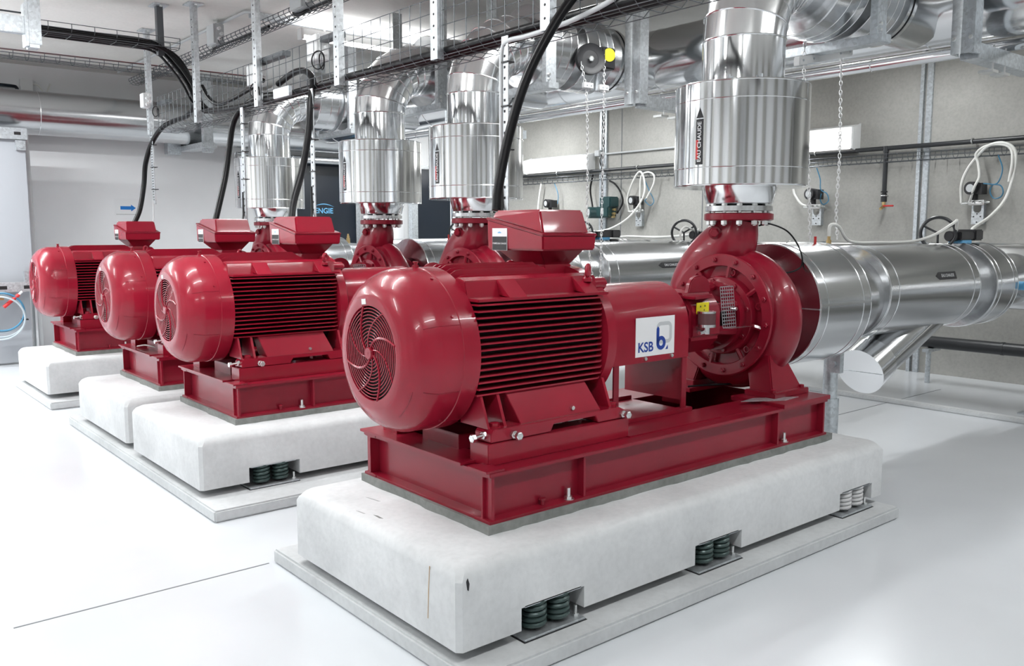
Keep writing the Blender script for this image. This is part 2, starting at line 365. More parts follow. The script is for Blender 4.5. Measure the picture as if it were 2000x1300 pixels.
# ---------------------------------------------------------------- concrete plinths, blocks, springs
def chamfer_rect(x0, x1, y0, y1, c):
    return [(x0 + c, y0), (x1 - c, y0), (x1, y0 + c), (x1, y1 - c), (x1 - c, y1), (x0 + c, y1), (x0, y1 - c), (x0, y0 + c)]
L_, W_, ZB, ZT = 2.563, 1.10, .096, .360
NOTCH = [(.25, .53), (1.125, 1.42), (2.17, 2.455)]
def make_block():
    t = thing('concrete_block', 'pale concrete inertia block resting on springs under the nearest pump', 'concrete block', (L_ / 2, W_ / 2, ZB), 'concrete inertia blocks')
    mb = MB(); zn = .172; c = .016
    def ring(i, z): return [(x, y, z) for x, y in chamfer_rect(i, L_ - i, i, W_ - i, c + i * .4)]
    levels = [(0, zn), (0, .318), (.006, .333), (.018, .350), (.032, .360)]
    vs = []; n = 8
    for i, z in levels: vs += ring(i, z)
    fs = [tuple(range(n))[::-1], tuple(range(n * 4, n * 5))]
    for k in range(4): fs += [(k * n + i, k * n + (i + 1) % n, (k + 1) * n + (i + 1) % n, (k + 1) * n + i) for i in range(n)]
    mb.add(vs, fs)
    xs = [0] + [v for p in NOTCH for v in p] + [L_]
    for k in range(0, 8, 2):
        a, b = xs[k], xs[k + 1]
        for y0, y1, near in ((0, .30, 1), (W_ - .30, W_, 0)):
            poly = [(a, y0), (b, y0), (b, y1), (a, y1)]
            if k == 0: poly = [(c, y0), (b, y0), (b, y1), (0, y1), (0, y0 + c)] if near else [(0, y0), (b, y0), (b, y1), (c, y1), (0, y1 - c)]
            if k == 6: poly = [(a, y0), (b - c, y0), (b, y0 + c), (b, y1), (a, y1)] if near else [(a, y0), (b, y0), (b, y1 - c), (b - c, y1), (a, y1)]
            mb.prism(poly, 'XY', ZB, zn)
    mb.box(0, L_, .30, W_ - .30, ZB, zn)
    obj('block', mb, 'block', t, 0, ang=25)
    gx0, gx1, gy0, gy1 = .262, 2.40, .182, 1.03
    g = MB(); rnd = random.Random(3); poly = []
    def edge(p, q, k):
        for i in range(k):
            f = i / k; poly.append((p[0] + (q[0] - p[0]) * f + rnd.uniform(-.005, .005), p[1] + (q[1] - p[1]) * f + rnd.uniform(-.005, .005)))
    edge((gx0, gy0), (gx1, gy0), 40); edge((gx1, gy0), (gx1, gy1), 16); edge((gx1, gy1), (gx0, gy1), 40); edge((gx0, gy1), (gx0, gy0), 16)
    g.prism(poly, 'XY', ZT - .002, .391); obj('grout_bed', g, 'grout', t)
    return t
block = make_block()
# springs: two coils on a base plate, set in each notch of the block
def make_spring(x, mat, label):
    t = thing('spring_isolator', label, 'spring mount', (x, .06, .06), 'spring mounts under the blocks')
    obj('base_plate', MB().box(x - .135, x + .135, -.012, .20, .0595, .068), 'galvw', t, .002)
    obj('rubber_pad', MB().box(x - .14, x + .14, -.016, .205, .0585, .0600), 'blackplastic', t)
    for dx in (-.052, .052):
        pts = []; R, w, H = .036, .0088, .094
        for i in range(5 * 20 + 1):
            a = 2 * PI * i / 20; pts.append((x + dx + R * math.cos(a), .042 + R * math.sin(a), .077 + (H) * i / 100))
        obj('coil_spring', MB().tube(pts, w, 8), mat, t)
    obj('bolt', MB().cyl((x + .118, .02, .066), (x + .118, .02, .105), .006, 8).hexbolt((x + .118, .02, .068), (0, 0, 1), .012, .01), 'zinc', t)
    obj('top_plate', MB().box(x - .125, x + .125, .0, .19, .1695, .1755), 'galv', t)
    return t
sp = make_spring(.39, 'spring', 'green coil spring mount under the near corner of the nearest block')
make_spring(1.2725, 'spring', 'green coil spring mount under the middle of the nearest block')
make_spring(2.3125, 'springw', 'white dusty coil spring mount under the far end of the nearest block')
c = copy_tree(sp, None, (.0, 2.164, 0), 'green coil spring mount under the second block')
for i in (2, 3, 4):
    copy_tree(sp, None, ((.8825, 1.9225)[i % 2], (0, 0, 2.164, 3.425, 5.484)[i], 0), 'coil spring mount tucked away under the ' + ('', '', 'second', 'third', 'farthest')[i] + ' block, further along')
for nm, (x0, x1, y0, y1), lb in (('plinth', (-.01, 2.55, -.095, 1.297), 'low flat concrete plinth on the floor under the nearest block'),
                                 ('plinth', (-.018, 2.58, 1.928, 4.70), 'long low concrete plinth shared by the second and third blocks'),
                                 ('plinth', (-.005, 2.6, 5.32, 6.71), 'low concrete plinth under the farthest block')):
    single(nm, MB().box(x0, x1, y0, y1, 0, .0585), 'plinth', lb, 'plinth', 'low plinths', .008)

# ---------------------------------------------------------------- base frame
SX0, SX1, SY0, SY1, SZ0, SZ1 = .273, 2.357, .191, 1.022, .389, .567
def make_frame():
    t = thing('base_frame', 'red welded steel base frame under the nearest pump and motor', 'base frame', ((SX0 + SX1) / 2, (SY0 + SY1) / 2, SZ0), 'red base frames')
    def ibeam_x(y, s):   # s: +1 flange opens towards -y
        yc = y + s * .045
        poly = [(y, SZ0), (y + s * .09, SZ0), (y + s * .09, SZ0 + .012), (yc + s * .005, SZ0 + .016), (yc + s * .005, SZ1 - .018), (y + s * .09, SZ1 - .014), (y + s * .09, SZ1), (y, SZ1), (y, SZ1 - .014), (yc - s * .005, SZ1 - .018), (yc - s * .005, SZ0 + .016), (y, SZ0 + .012)]
        return MB().prism(poly if s > 0 else poly[::-1], 'YZ', SX0, SX1)
    obj('side_beam', ibeam_x(SY0, 1), 'redframe', t, .0015); obj('side_beam', ibeam_x(SY1, -1), 'redframe', t, .0015)
    for x, s in ((SX0 + .002, 1), (SX1 - .002, -1), (.95, 1), (1.5, 1)):
        xc = x + s * .045
        poly = [(x, SZ0), (x + s * .09, SZ0), (x + s * .09, SZ0 + .012), (xc + .005, SZ0 + .016), (xc + .005, SZ1 - .018), (x + s * .09, SZ1 - .014), (x + s * .09, SZ1 - .001), (x, SZ1 - .001), (x, SZ1 - .014), (xc - .005, SZ1 - .018), (xc - .005, SZ0 + .016), (x, SZ0 + .012)]
        obj('cross_beam', MB().prism(poly, 'XZ', SY0 + .05, SY1 - .05), 'redframe', t)
    # closing plate on the web at both ends of the near beam
    for x in (.715, 1.95, SX0 + .012, SX1 - .024):
        for y0, y1 in ((SY0 + .006, SY0 + .042), (SY1 - .042, SY1 - .006)):
            obj('stiffener', MB().box(x, x + .012, y0, y1, SZ0 + .010, SZ1 - .012), 'redframe', t, .001)
    # deck plates
    z = SZ1
    obj('deck_plate', MB().box(SX0 - .012, .40, SY0 + .15, SY1 + .01, z, z + .010), 'redframe', t, .001)
    obj('deck_plate', MB().box(SX0 - .012, .34, SY0 + .004, SY0 + .11, z, z + .008), 'redframe', t, .001)
    obj('deck_plate', MB().box(1.02, 1.60, SY0 + .06, SY1 - .06, z - .002, z + .006), 'redframe', t, .001)
    obj('pump_seat', MB().box(1.98, SX1 + .012, SY0 - .006, SY0 + .29, z - .002, z + .018), 'redframe', t, .001)
    obj('pump_seat', MB().box(1.98, SX1 + .012, SY1 - .29, SY1 + .006, z - .002, z + .018), 'redframe', t, .001)
    obj('drip_tray', MB().box(1.58, 2.20, SY0 + .085, SY1 - .085, SZ0 + .01, SZ0 + .016), 'redframe', t)
    obj('deck_plate', MB().box(1.58, 2.0, SY0 + .06, SY0 + .24, z - .003, z + .003), 'redframe', t)
    obj('deck_plate', MB().box(1.58, 2.0, SY1 - .24, SY1 - .06, z - .003, z + .003), 'redframe', t)
    # motor riser bars
    for y0, y1 in ((.268, .372), (.854, .958)):
        obj('riser_bar', MB().box(.325, 1.03, y0, y1, z, .643), 'red', t, .002)
    obj('packing_block', MB().box(.37, .50, .50, .74, z + .005, .632), 'redframe', t, .002)
    # plates on the deck
    obj('name_plate', MB().prism([(1.885, .355), (2.075, .24), (2.20, .252), (2.0, .37)], 'XY', z + .0185, z + .0205), 'galvw', t)
    obj('name_plate', MB().box(1.17, 1.44, .42, .47, z + .0065, z + .0085), 'galvw', t)
    for x in (.655, 2.03):
        obj('anchor_bolt', MB().cyl((x, SY0 + .024, SZ0 + .012), (x, SY0 + .024, SZ0 + .055), .0085, 10).hexbolt((x, SY0 + .024, SZ0 + .012), (0, 0, 1), .016, .014), 'zinc', t)
        obj('washer', MB().cyl((x, SY0 + .024, SZ0 + .0115), (x, SY0 + .024, SZ0 + .0145), .022, 16), 'zinc', t)
    obj('anchor_bolt', MB().cyl((.53, SY0 + .026, SZ0 + .012), (.53, SY0 + .026, SZ0 + .036), .008, 10).cyl((.53, SY0 + .026, SZ0 + .034), (.53, SY0 + .026, SZ0 + .04), .013, 10), 'redframe', t)
    return t
frame = make_frame()

# ---------------------------------------------------------------- electric motor
AX = (0, YA, ZA)
def make_motor():
    t = thing('electric_motor', 'red ribbed electric motor with domed fan cowl, nearest of the row', 'motor', (.65, YA, .643), 'red electric motors')
    R = .294
    cowl = obj('fan_cowl', MB().lathe([(.076, .166), (.070, .168), (.070, .196), (.074, .210), (.088, .238), (.110, .262), (.135, .279), (.160, .289), (.172, .292), (.182, R), (.262, R), (.264, R + .003), (.334, R + .003), (.334, R - .004), (.19, R - .006), (.12, .255), (.085, .20), (.078, .166)], AX, (1, 0, 0), 96, False), 'red', t, ang=50)
    ring0 = None
    for k in range(12):
        r = .030 + .0117 * k
        obj('grille_ring', MB().torus((.0725, YA, ZA), (1, 0, 0), r, .0023, 48, 6), 'red', cowl)
    for k in range(8):
        th0 = 2 * PI * k / 8 + .2; pts = []
        for i in range(13):
            f = i / 12; r = .016 + .153 * f; th = th0 + 1.25 * f * (1.25 - .35 * f)
            pts.append((.0705, YA + r * math.cos(th), ZA + r * math.sin(th)))
        w = .0046 if k % 2 == 0 else .0026
        obj('grille_arm', MB().tube(pts, w, 6), 'red', cowl)
    obj('grille_hub', MB().lathe([(.060, .020), (.064, .022), (.076, .022)], AX, (1, 0, 0), 24).cyl((.0595, YA, ZA), (.0605, YA, ZA), .005, 10), 'red', cowl)
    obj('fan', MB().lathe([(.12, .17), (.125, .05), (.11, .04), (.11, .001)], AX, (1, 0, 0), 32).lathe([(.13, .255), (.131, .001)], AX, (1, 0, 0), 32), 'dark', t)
    # fold seams of the cowl sheet
    for a in (22, -24, 158, 204):
        th = math.radians(a); pts = [(x, YA - rr * math.cos(th), ZA + rr * math.sin(th)) for x, rr in ((.125, .2735), (.15, .2865), (.172, .2925), (.2, R), (.262, R))]
        obj('seam', MB().tube(pts, .0011, 5), 'redcast', cowl)
    pts = [(.098 + .0 * i, YA - .252 * math.cos(math.radians(a)), ZA + .252 * math.sin(math.radians(a))) for i, a in enumerate(range(-26, -62, -6))]
    obj('seam', MB().tube(pts, .0011, 5), 'redcast', cowl)
    obj('cowl_label', MB().prism([(.634, 1.120), (.662, 1.117), (.664, 1.136), (.636, 1.139)], 'YZ', .0685, .0702), 'white', cowl)
    obj('grease_nipple', MB().cyl((.265, YA, ZA + R - .002), (.265, YA, ZA + R + .01), .012, 8).cyl((.265, YA, ZA + R + .01), (.265, YA, ZA + R + .018), .008, 8).cyl((.265, YA, ZA + R + .018), (.265, YA, ZA + R + .024), .011, 8), 'red', t)
    for a in (28, -52, 62):
        th = math.radians(a); obj('cowl_screw', MB().cyl((.24, YA - (R - .002) * math.cos(th), ZA + (R - .002) * math.sin(th)), (.24, YA - (R + .005) * math.cos(th), ZA + (R + .005) * math.sin(th)), .006, 8), 'red', cowl)
    # stator body
    bx0, bx1 = .33, .985
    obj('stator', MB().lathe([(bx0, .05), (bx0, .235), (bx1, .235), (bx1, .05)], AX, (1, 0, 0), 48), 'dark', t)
    nf = 15; f0 = .803; dz = (1.120 - f0) / (nf - 1)
    base = None
    for k in range(nf):
        z = f0 + dz * k
        w = .0 if 1 < k < nf - 2 else .0
        for s in (-1, 1):
            tip = .283 - (.012 if k in (0,) else 0); root = .15
            y0, y1 = (YA + s * tip, YA + s * root)
            poly = [(bx0 + .004, y0), (bx1 - .055, y0), (bx1 - .015, y0 - s * .030), (bx1 - .015, y1), (bx0 + .004, y1)]
            obj('cooling_fin', MB().prism(poly, 'XY', z - .0031, z + .0031), 'red', t)
    # shoulder casting above the side fins: ledge, upright and sloped gussets
    for s in (-1, 1):
        e = lambda d: YA + s * d
        obj('shoulder', MB().prism([(e(.285), 1.130), (e(.285), 1.140), (e(.218), 1.142), (e(.205), 1.200), (e(.16), 1.212), (e(.10), 1.16), (e(.16), 1.130)], 'YZ', bx0 + .002, bx1 - .012), 'red', t, .003)
        for x0, x1 in ((.475, .560), (.845, .925)):
            obj('gusset', MB().prism([(e(.281), 1.139), (e(.204), 1.203), (e(.19), 1.15)], 'YZ', x0, x1), 'red', t, .002)
        ex, ey = .905, e(.235); es = obj('lifting_eye', MB().torus((ex, ey, 1.222), (.55, s * .83, 0), .021, .0085, 24, 10).lathe([(0, .02), (.012, .02), (.02, .013), (.03, .012)], (ex, ey + s * -.004, 1.180), (0, 0, 1), 16), 'red', t)
    # lengthwise top fins, rounded at the fan end
    for k in range(-6, 7):
        y = YA + k * .031; zt = ZA + .303 * math.cos(k * .118) + .004 * (abs(k) % 2); z0 = ZA + .18
        poly = [(bx0 + .004, z0), (bx0 + .004, zt - .045), (bx0 + .016, zt - .018), (bx0 + .045, zt - .003), (bx0 + .075, zt), (.795, zt), (.845, zt - .03), (bx1 - .02, zt - .045), (bx1 - .02, z0)]
        obj('top_fin', MB().prism(poly, 'XZ', y - .0042, y + .0042), 'red', t, .0015)
    obj('top_web', MB().prism([(YA + .262 * math.sin(a), ZA + .252 * math.cos(a)) for a in [(-.75 + 1.5 * i / 12) for i in range(13)]] + [(YA + .1, ZA + .1), (YA - .1, ZA + .1)], 'YZ', bx0 + .012, bx1 - .02), 'red', t)
    # drive end shield
    obj('end_shield', MB().lathe([(.962, .255), (.972, .286), (1.018, .288), (1.026, .28), (1.03, .262), (1.036, .255), (1.05, .20), (1.075, .14), (1.085, .10), (1.085, .04)], AX, (1, 0, 0), 64), 'red', t)
    for a in (50, 130, 230, 310):
        th = math.radians(a); y, z = YA - .285 * math.cos(th), ZA + .285 * math.sin(th)
        obj('shield_lug', MB().cyl((.955, y, z), (1.035, y, z), .026, 12).hexbolt((1.035, y, z), (1, 0, 0), .017, .016), 'red', t)
    obj('shaft', MB().cyl((1.08, YA, ZA), (1.30, YA, ZA), .045, 24), 'steel', t)
    obj('shaft_hub', MB().cyl((1.16, YA, ZA), (1.42, YA, ZA), .10, 32), 'redcast', t)
    # feet
    for s in (-1, 1):
        e = lambda d: YA + s * d
        ft = obj('foot', MB().prism([(.345, .645), (.625, .645), (.640, .672), (.855, .672), (.870, .645), (1.025, .645), (1.025, .672), (.985, .690), (.36, .690), (.345, .675)], 'XZ', *sorted((e(.335), e(.245)))), 'red', t, .002)
        obj('foot_face', MB().hexa([(.500, e(.312), .688), (.905, e(.312), .688), (.905, e(.20), .688), (.500, e(.20), .688)], [(.470, e(.258), .802), (.865, e(.258), .802), (.865, e(.19), .802), (.470, e(.19), .802)]), 'red', t, .002)
        [obj('foot_web', MB().prism([(e(.31), .688), (e(.265), .80), (e(.15), .80), (e(.15), .688)], 'YZ', q0, q1), 'red', t) for q0, q1 in ((.352, .362), (.425, .437), (.955, .968))]
        obj('foot_bolt', MB().hexbolt((.395, e(.292), .690), (0, 0, 1), .019, .016).cyl((.395, e(.292), .688), (.395, e(.292), .693), .024, 16), 'red', t)
        obj('foot_bolt', MB().hexbolt((.990, e(.292), .688), (0, 0, 1), .019, .016), 'red', t)
        # jacking bolts
        obj('jacking_bolt', MB().cyl((.335, e(.30), .668), (.298, e(.30), .664), .0078, 8).hexbolt((.300, e(.30), .664), (-1, 0, 0), .0155, .014).hexbolt((.345, e(.30), .668), (-1, 0, 0), .015, .011), 'zinc', t)
        for x in (.445, 1.000):
            obj('jacking_bolt', MB().cyl((x, e(.334), .662), (x, e(.372), .662), .0078, 8).hexbolt((x, e(.362), .662), (0, s, 0), .0155, .014).hexbolt((x, e(.336), .662), (0, s, 0), .015, .012), 'zinc', t)
    obj('earth_screw', MB().cyl((.76, YA - .302, .712), (.76, YA - .312, .712), .008, 10), 'zinc', t)
    # terminal box
    x0, x1, yn, yf = .790, 1.077, .512, .862
    tb = obj('terminal_box', MB().hexa([(x0, yn, 1.297), (x1, yn, 1.297), (x1, yf, 1.297), (x0, yf, 1.297)], [(x0 - .004, yn - .004, 1.358), (x1 + .004, yn - .004, 1.358), (x1 + .004, yf, 1.425), (x0 - .004, yf, 1.425)]), 'red', t, .006)
    obj('box_rim', MB().hexa([(x0 - .006, yn - .006, 1.353), (x1 + .006, yn - .006, 1.353), (x1 + .006, yf + .003, 1.421), (x0 - .006, yf + .003, 1.421)], [(x0 - .006, yn - .006, 1.364), (x1 + .006, yn - .006, 1.364), (x1 + .006, yf + .003, 1.432), (x0 - .006, yf + .003, 1.432)]), 'redcast', tb, .003)
    obj('box_lid', MB().hexa([(x0 + .012, yn + .012, 1.362), (x1 - .022, yn + .012, 1.362), (x1 - .022, yf - .012, 1.428), (x0 + .012, yf - .012, 1.428)], [(x0 + .020, yn + .044, 1.459), (x1 - .030, yn + .044, 1.459), (x1 - .030, yf - .03, 1.459), (x0 + .020, yf - .03, 1.459)]), 'red', tb, .007)
    obj('box_pedestal', MB().hexa([(x0 + .075, .585, 1.238), (x1 - .075, .585, 1.238), (x1 - .075, .76, 1.238), (x0 + .075, .76, 1.238)], [(x0 + .02, yn + .04, 1.298), (x1 - .025, yn + .04, 1.298), (x1 - .025, yf - .04, 1.298), (x0 + .02, yf - .04, 1.298)]), 'redcast', tb, .003)
    obj('box_neck', MB().box(x0 + .07, x1 - .07, .58, .765, 1.20, 1.240), 'red', tb, .003)
    obj('box_label', MB().prism([(.727, 1.295), (.823, 1.295), (.823, 1.386), (.727, 1.386)], 'YZ', x0 - .0056, x0 - .003), 'white', tb)
    obj('label_band', flat([(-.047, -.044), (.047, -.044), (.047, .012), (-.047, .012)], lambda u, v: (x0 - .0060, .775 - u, 1.340 + v)), 'black', tb)
    obj('label_lettering', text_mesh('POMPES EAU CHAUDE', .0088, lambda u, v: (x0 - .0064, .775 - u, 1.3235 + v)), 'white', tb)
    obj('label_logo', flat([(-.012 + .024 * i / 8, .028 + .004 * math.sin(PI * i / 8)) for i in range(9)] + [(.012, .026), (-.012, .026)], lambda u, v: (x0 - .0061, .775 - u, 1.340 + v)), 'skyblue', tb)
    obj('cable_gland', MB().cyl((1.08, .60, 1.335), (1.10, .60, 1.335), .016, 10), 'blackplastic', tb)
    return t
motor = make_motor()

# ---------------------------------------------------------------- coupling guard
def make_guard():
    t = thing('coupling_guard', 'red arched coupling guard with a blue lettered white plate, nearest of the row', 'guard', (1.33, YA, SZ1 + .02), 'red coupling guards')
    x0, x1, h = 1.055, 1.575, .193; zc = .955
    out = [(YA - h, .820)] + [(YA - h * math.cos(a), zc + h * math.sin(a)) for a in [PI * i / 20 for i in range(21)]] + [(YA + h, .820)]
    inn = [(YA + (p[0] - YA) * .984, p[1] if i in (0, 22) else zc + (p[1] - zc) * .984) for i, p in enumerate(out)][::-1]
    obj('guard_hood', MB().prism(out + inn, 'YZ', x0, x1), 'red', t, 0, 30)
    obj('end_plate', MB().prism([(YA - h + .012, .62), (YA + h - .012, .62), (YA + h - .012, zc)] + [(YA + (h - .012) * math.cos(a), zc + (h - .012) * math.sin(a)) for a in [PI * i / 12 for i in range(1, 12)]] + [(YA - h + .012, zc)], 'YZ', x1 - .006, x1 - .002), 'redframe', t)
    for x, y in ((x0 + .05, YA - h + .004), (x0 + .05, YA + h - .012), (x1 - .035, YA - h + .004)):
        obj('guard_leg', MB().box(x, x + .032, y, y + .008, SZ1, .87), 'redframe', t, .001)
    obj('guard_rail', MB().box(1.03, 1.60, YA - h - .012, YA - h + .03, SZ1 + .005, SZ1 + .024), 'redframe', t, .002)
    obj('guard_rail', MB().box(1.03, 1.60, YA + h - .03, YA + h + .012, SZ1 + .005, SZ1 + .024), 'redframe', t, .002)
    for x in (1.29, 1.46): obj('guard_screw', MB().cyl((x, YA - h - .0, .836), (x, YA - h - .007, .836), .008, 10), 'zinc', t)
    # maker's plate on the camera side of the hood
    yp = YA - h - .0015; fn = lambda u, v: (1.352 + u, yp - .0006, .929 + v)
    plate = obj('makers_plate', MB().box(1.228, 1.476, yp, yp + .0012, .846, 1.012), 'white', t)
    fn2 = lambda u, v: (1.352 + u, yp - .0009, .929 + v)
    def rring(cx, cy, w, h_, r, th):
        def rr(w, h_, r): return [(cx + sx * (w - r) + r * math.cos(a0 + PI / 2 * i / 6), cy + sy * (h_ - r) + r * math.sin(a0 + PI / 2 * i / 6)) for sx, sy, a0 in ((1, 1, 0), (-1, 1, PI / 2), (-1, -1, PI), (1, -1, 1.5 * PI)) for i in range(7)]
        o = rr(w, h_, r); i_ = rr(w - th, h_ - th, max(.002, r - th)); n = len(o); mb = MB()
        return mb.add([fn(*p) for p in o + i_], [(k, (k + 1) % n, n + (k + 1) % n, n + k) for k in range(n)])
    obj('logo_ring', rring(.056, .012, .050, .047, .026, .016), 'greyink', plate)
    obj('lettering', text_mesh('KSB', .058, lambda u, v: fn2(u - .062, v - .045), 'CENTER', .021), 'blue', plate)
    b = MB(); n = 32; cx, cy = .036, -.032
    th = [2 * PI * i / n for i in range(n)]
    o = [(cx + .030 * math.cos(a), cy + .030 * math.sin(a)) for a in th]; i_ = [(cx + .012 * math.cos(a), cy + .013 * math.sin(a)) for a in th]
    b.add([fn2(*p) for p in o + i_], [(k, (k + 1) % n, n + (k + 1) % n, n + k) for k in range(n)])
    b.add([fn2(*p) for p in [(.006, .030), (.0145, .041), (.024, .032), (.024, -.032), (.006, -.032)]], [(0, 1, 2, 3, 4)])
    b.add([fn2(*p) for p in [(.064, -.062), (.081, -.062), (.081, -.043)]], [(0, 1, 2)])
    obj('logo_letter', b, 'blue', plate)
    return t
guard = make_guard()

# ---------------------------------------------------------------- centrifugal pump
PX, PZ = 2.181, .962
def make_pump():
    t = thing('centrifugal_pump', 'red cast centrifugal pump with curved neck and bolted flange, nearest of the row', 'pump', (PX, YA, SZ1 + .02), 'red centrifugal pumps')
    A = (0, YA, PZ)
    # spiral casing: growing tube around the axis that runs up into the neck
    pts = []; rs = []; n = 46
    for i in range(n + 1):
        f = i / n; a = math.radians(125 - 300 * f)            # starts near the neck, runs down the near side, under, and up the far side
        Rc = .225 + .060 * f; r = .088 + .030 * f
        pts.append((PX + .015, YA - Rc * math.cos(a) * 1.0, PZ + Rc * math.sin(a))); rs.append(r)
    ya, za = pts[-1][1], pts[-1][2]
    tail = spline([pts[-2], pts[-1], (PX + .012, YA + .262, PZ + .125), (PX + .008, YA + .175, PZ + .232), (PX + .002, YA + .080, PZ + .318), (PX, YA + .022, PZ + .395), (PX, YA, PZ + .478)], 6)[7:]
    m = len(tail); pts += tail; rs += [.118 + .040 * math.sin(PI * min(1, i / m * 1.12)) - .012 * (i / m) ** 2 for i in range(m)]
    vm = MB().tube(pts, rs, 28); vm.v = [(PX + (x - PX) * (.80 if z > PZ + .22 else .80 + .2 * min(1, max(0, (PZ + .22 - z) / .12))), y, z) for x, y, z in vm.v]
    vol = obj('volute', vm, 'redcast', t, ang=60)
    obj('casing_body', MB().lathe([(2.085, .10), (2.085, .255), (2.11, .29), (2.16, .305), (2.24, .300), (2.30, .25), (2.33, .20), (2.36, .18), (2.36, .10)], A, (1, 0, 0), 64), 'redcast', t)
    # cover with raised rim, ribs and slots
    cov = obj('casing_cover', MB().lathe([(2.095, .262), (2.058, .300), (2.050, .302), (2.046, .296), (2.046, .246), (2.052, .242), (2.080, .240), (2.082, .196), (2.050, .192), (2.044, .188), (2.040, .160), (2.036, .150), (2.020, .146), (2.0, .14)], A, (1, 0, 0), 72), 'redcast', t, ang=30)
    for k in range(8):
        a = 2 * PI * k / 8 + .2; c, s = math.cos(a), math.sin(a)
        pts = [(2.056, YA + r * c, PZ + r * s) for r in (.190, .246)]
        obj('cover_rib', MB().tube(pts, .012, 6), 'redcast', cov)
    for k in range(14):
        a = 2 * PI * k / 14 + .1; y, z = YA + .273 * math.cos(a), PZ + .273 * math.sin(a)
        obj('cover_bolt', MB().hexbolt((2.047, y, z), (-1, 0, 0), .0125, .013).cyl((2.036, y, z), (2.030, y, z), .007, 8), 'redcast', cov)
    for k in range(8):
        a = 2 * PI * k / 8 + .55; y, z = YA + .172 * math.cos(a), PZ + .172 * math.sin(a)
        obj('cover_bolt', MB().hexbolt((2.042, y, z), (-1, 0, 0), .0125, .013), 'redcast', cov)
    for k in range(6):     # raised loops between the rings
        a = 2 * PI * k / 6 - .25; y, z = YA + .219 * math.cos(a), PZ + .219 * math.sin(a)
        obj('cover_loop', MB().torus((2.066, y, z), (1, 0, 0), .014, .004, 16, 6), 'redcast', cov)
    # bearing bracket with open lantern
    obj('bearing_bracket', MB().lathe([(1.590, .05), (1.590, .095), (1.600, .125), (1.610, .13), (1.835, .12), (1.835, .05)], A, (1, 0, 0), 40).ringlathe([(1.985, .150), (1.985, .168), (2.005, .170), (2.045, .160), (2.045, .10), (2.0, .10)], A, (1, 0, 0), 48), 'redcast', t)
    obj('bearing_housing', MB().prism([(YA + sy * y_, PZ + sz * z_) for sy, sz, seq in ((-1, 1, ((.182, .06), (.125, .135))), (1, 1, ((.125, .135), (.182, .06))), (1, -1, ((.182, .07), (.10, .148))), (-1, -1, ((.10, .148), (.182, .07)))) for y_, z_ in seq], 'YZ', 1.605, 1.825), 'redcast', t, .014, 50)
    for a in (25, 155, 205, 335, 90, 270):
        th = math.radians(a); c, s = math.cos(th), math.sin(th)
        obj('lantern_arm', MB().tube([(1.78, YA + .122 * c, PZ + .122 * s), (1.88, YA + .128 * c, PZ + .128 * s), (1.995, YA + .146 * c, PZ + .146 * s)], .022, 8), 'redcast', t)
    obj('seal_housing', MB().cyl((1.80, YA, PZ), (2.0, YA, PZ), .075, 24), 'dark', t)
    lug = [(1.66, PZ + .13)] + [(1.745 - .075 * math.cos(a), PZ + .155 + .055 * math.sin(a)) for a in [PI * i / 10 for i in range(11)]] + [(1.83, PZ + .13)]
    obj('lifting_lug', MB().prism(lug, 'XZ', YA - .115, YA - .09), 'redcast', t, .004)
    obj('bracket_shelf', MB().prism([(1.60, YA - .205), (1.74, YA - .19), (1.80, YA - .12), (1.60, YA - .10)], 'XY', PZ + .110, PZ + .122), 'redcast', t, .002)
    obj('bracket_foot', MB().prism([(YA - .06, SZ1), (YA + .06, SZ1), (YA + .035, PZ - .11), (YA - .035, PZ - .11)], 'YZ', 1.70, 1.73), 'redcast', t)
    # perforated guard plate over the lantern
    def perf(fn, nu, nv, du, dv):
        mb = MB(); bw = .30
        for i in range(nu + 1):
            u = i * du; mb.add([fn(u - du * .14, 0), fn(u + du * .14, 0), fn(u + du * .14, nv * dv), fn(u - du * .14, nv * dv)], [(0, 1, 2, 3)])
        for j in range(nv + 1):
            v = j * dv; mb.add([fn(0, v - dv * .14), fn(nu * du, v - dv * .14), fn(nu * du, v + dv * .14), fn(0, v + dv * .14)], [(0, 1, 2, 3)])
        return mb
    yq = YA - .163
    obj('perforated_guard', perf(lambda u, v: (1.862 + u - v * .16, yq, .925 + v), 6, 12, .0165, .0160), 'galv', t)
    obj('perforated_guard', perf(lambda u, v: (1.862 + u, yq - .045 + v, .925 - v * .05), 10, 3, .0165, .0150), 'galv', t)
    obj('guard_screw', MB().cyl((1.93, yq + .01, 1.012), (1.93, yq - .02, 1.012), .004, 8).cyl((1.93, yq - .016, 1.012), (1.93, yq - .024, 1.012), .008, 8), 'zinc', t)
    # oil bottle
    ox, oy = 1.655, YA - .228
    oc = obj('oil_cup', MB().cyl((ox, oy, .962), (ox, oy, 1.012), .040, 24), 'glass', t)
    obj('cup_cap', MB().cyl((ox, oy, 1.012), (ox, oy, 1.020), .0415, 24), 'steel', oc)
    obj('cup_base', MB().cyl((ox, oy, .950), (ox, oy, .962), .0415, 24).cyl((ox, oy, .918), (ox, oy, .950), .016, 12).cyl((ox, oy, .926), (ox, oy + .1, .926), .009, 10).cyl((ox, oy - .0, .93), (ox - .05, oy, .925), .009, 8), 'steel', oc)
    obj('yellow_label', MB().box(1.640, 1.724, YA - .1850, YA - .1800, 1.004, 1.055), 'yellow', t)
    for k, (u, v) in enumerate(((.02, .012), (.05, .016), (.024, .034), (.055, .036))):
        obj('label_glyph', flat([(-.006, -.004), (.0, .006), (.006, -.004)], lambda a, b: (1.640 + u + a, YA - .1853, 1.004 + v + b)), 'black', t)
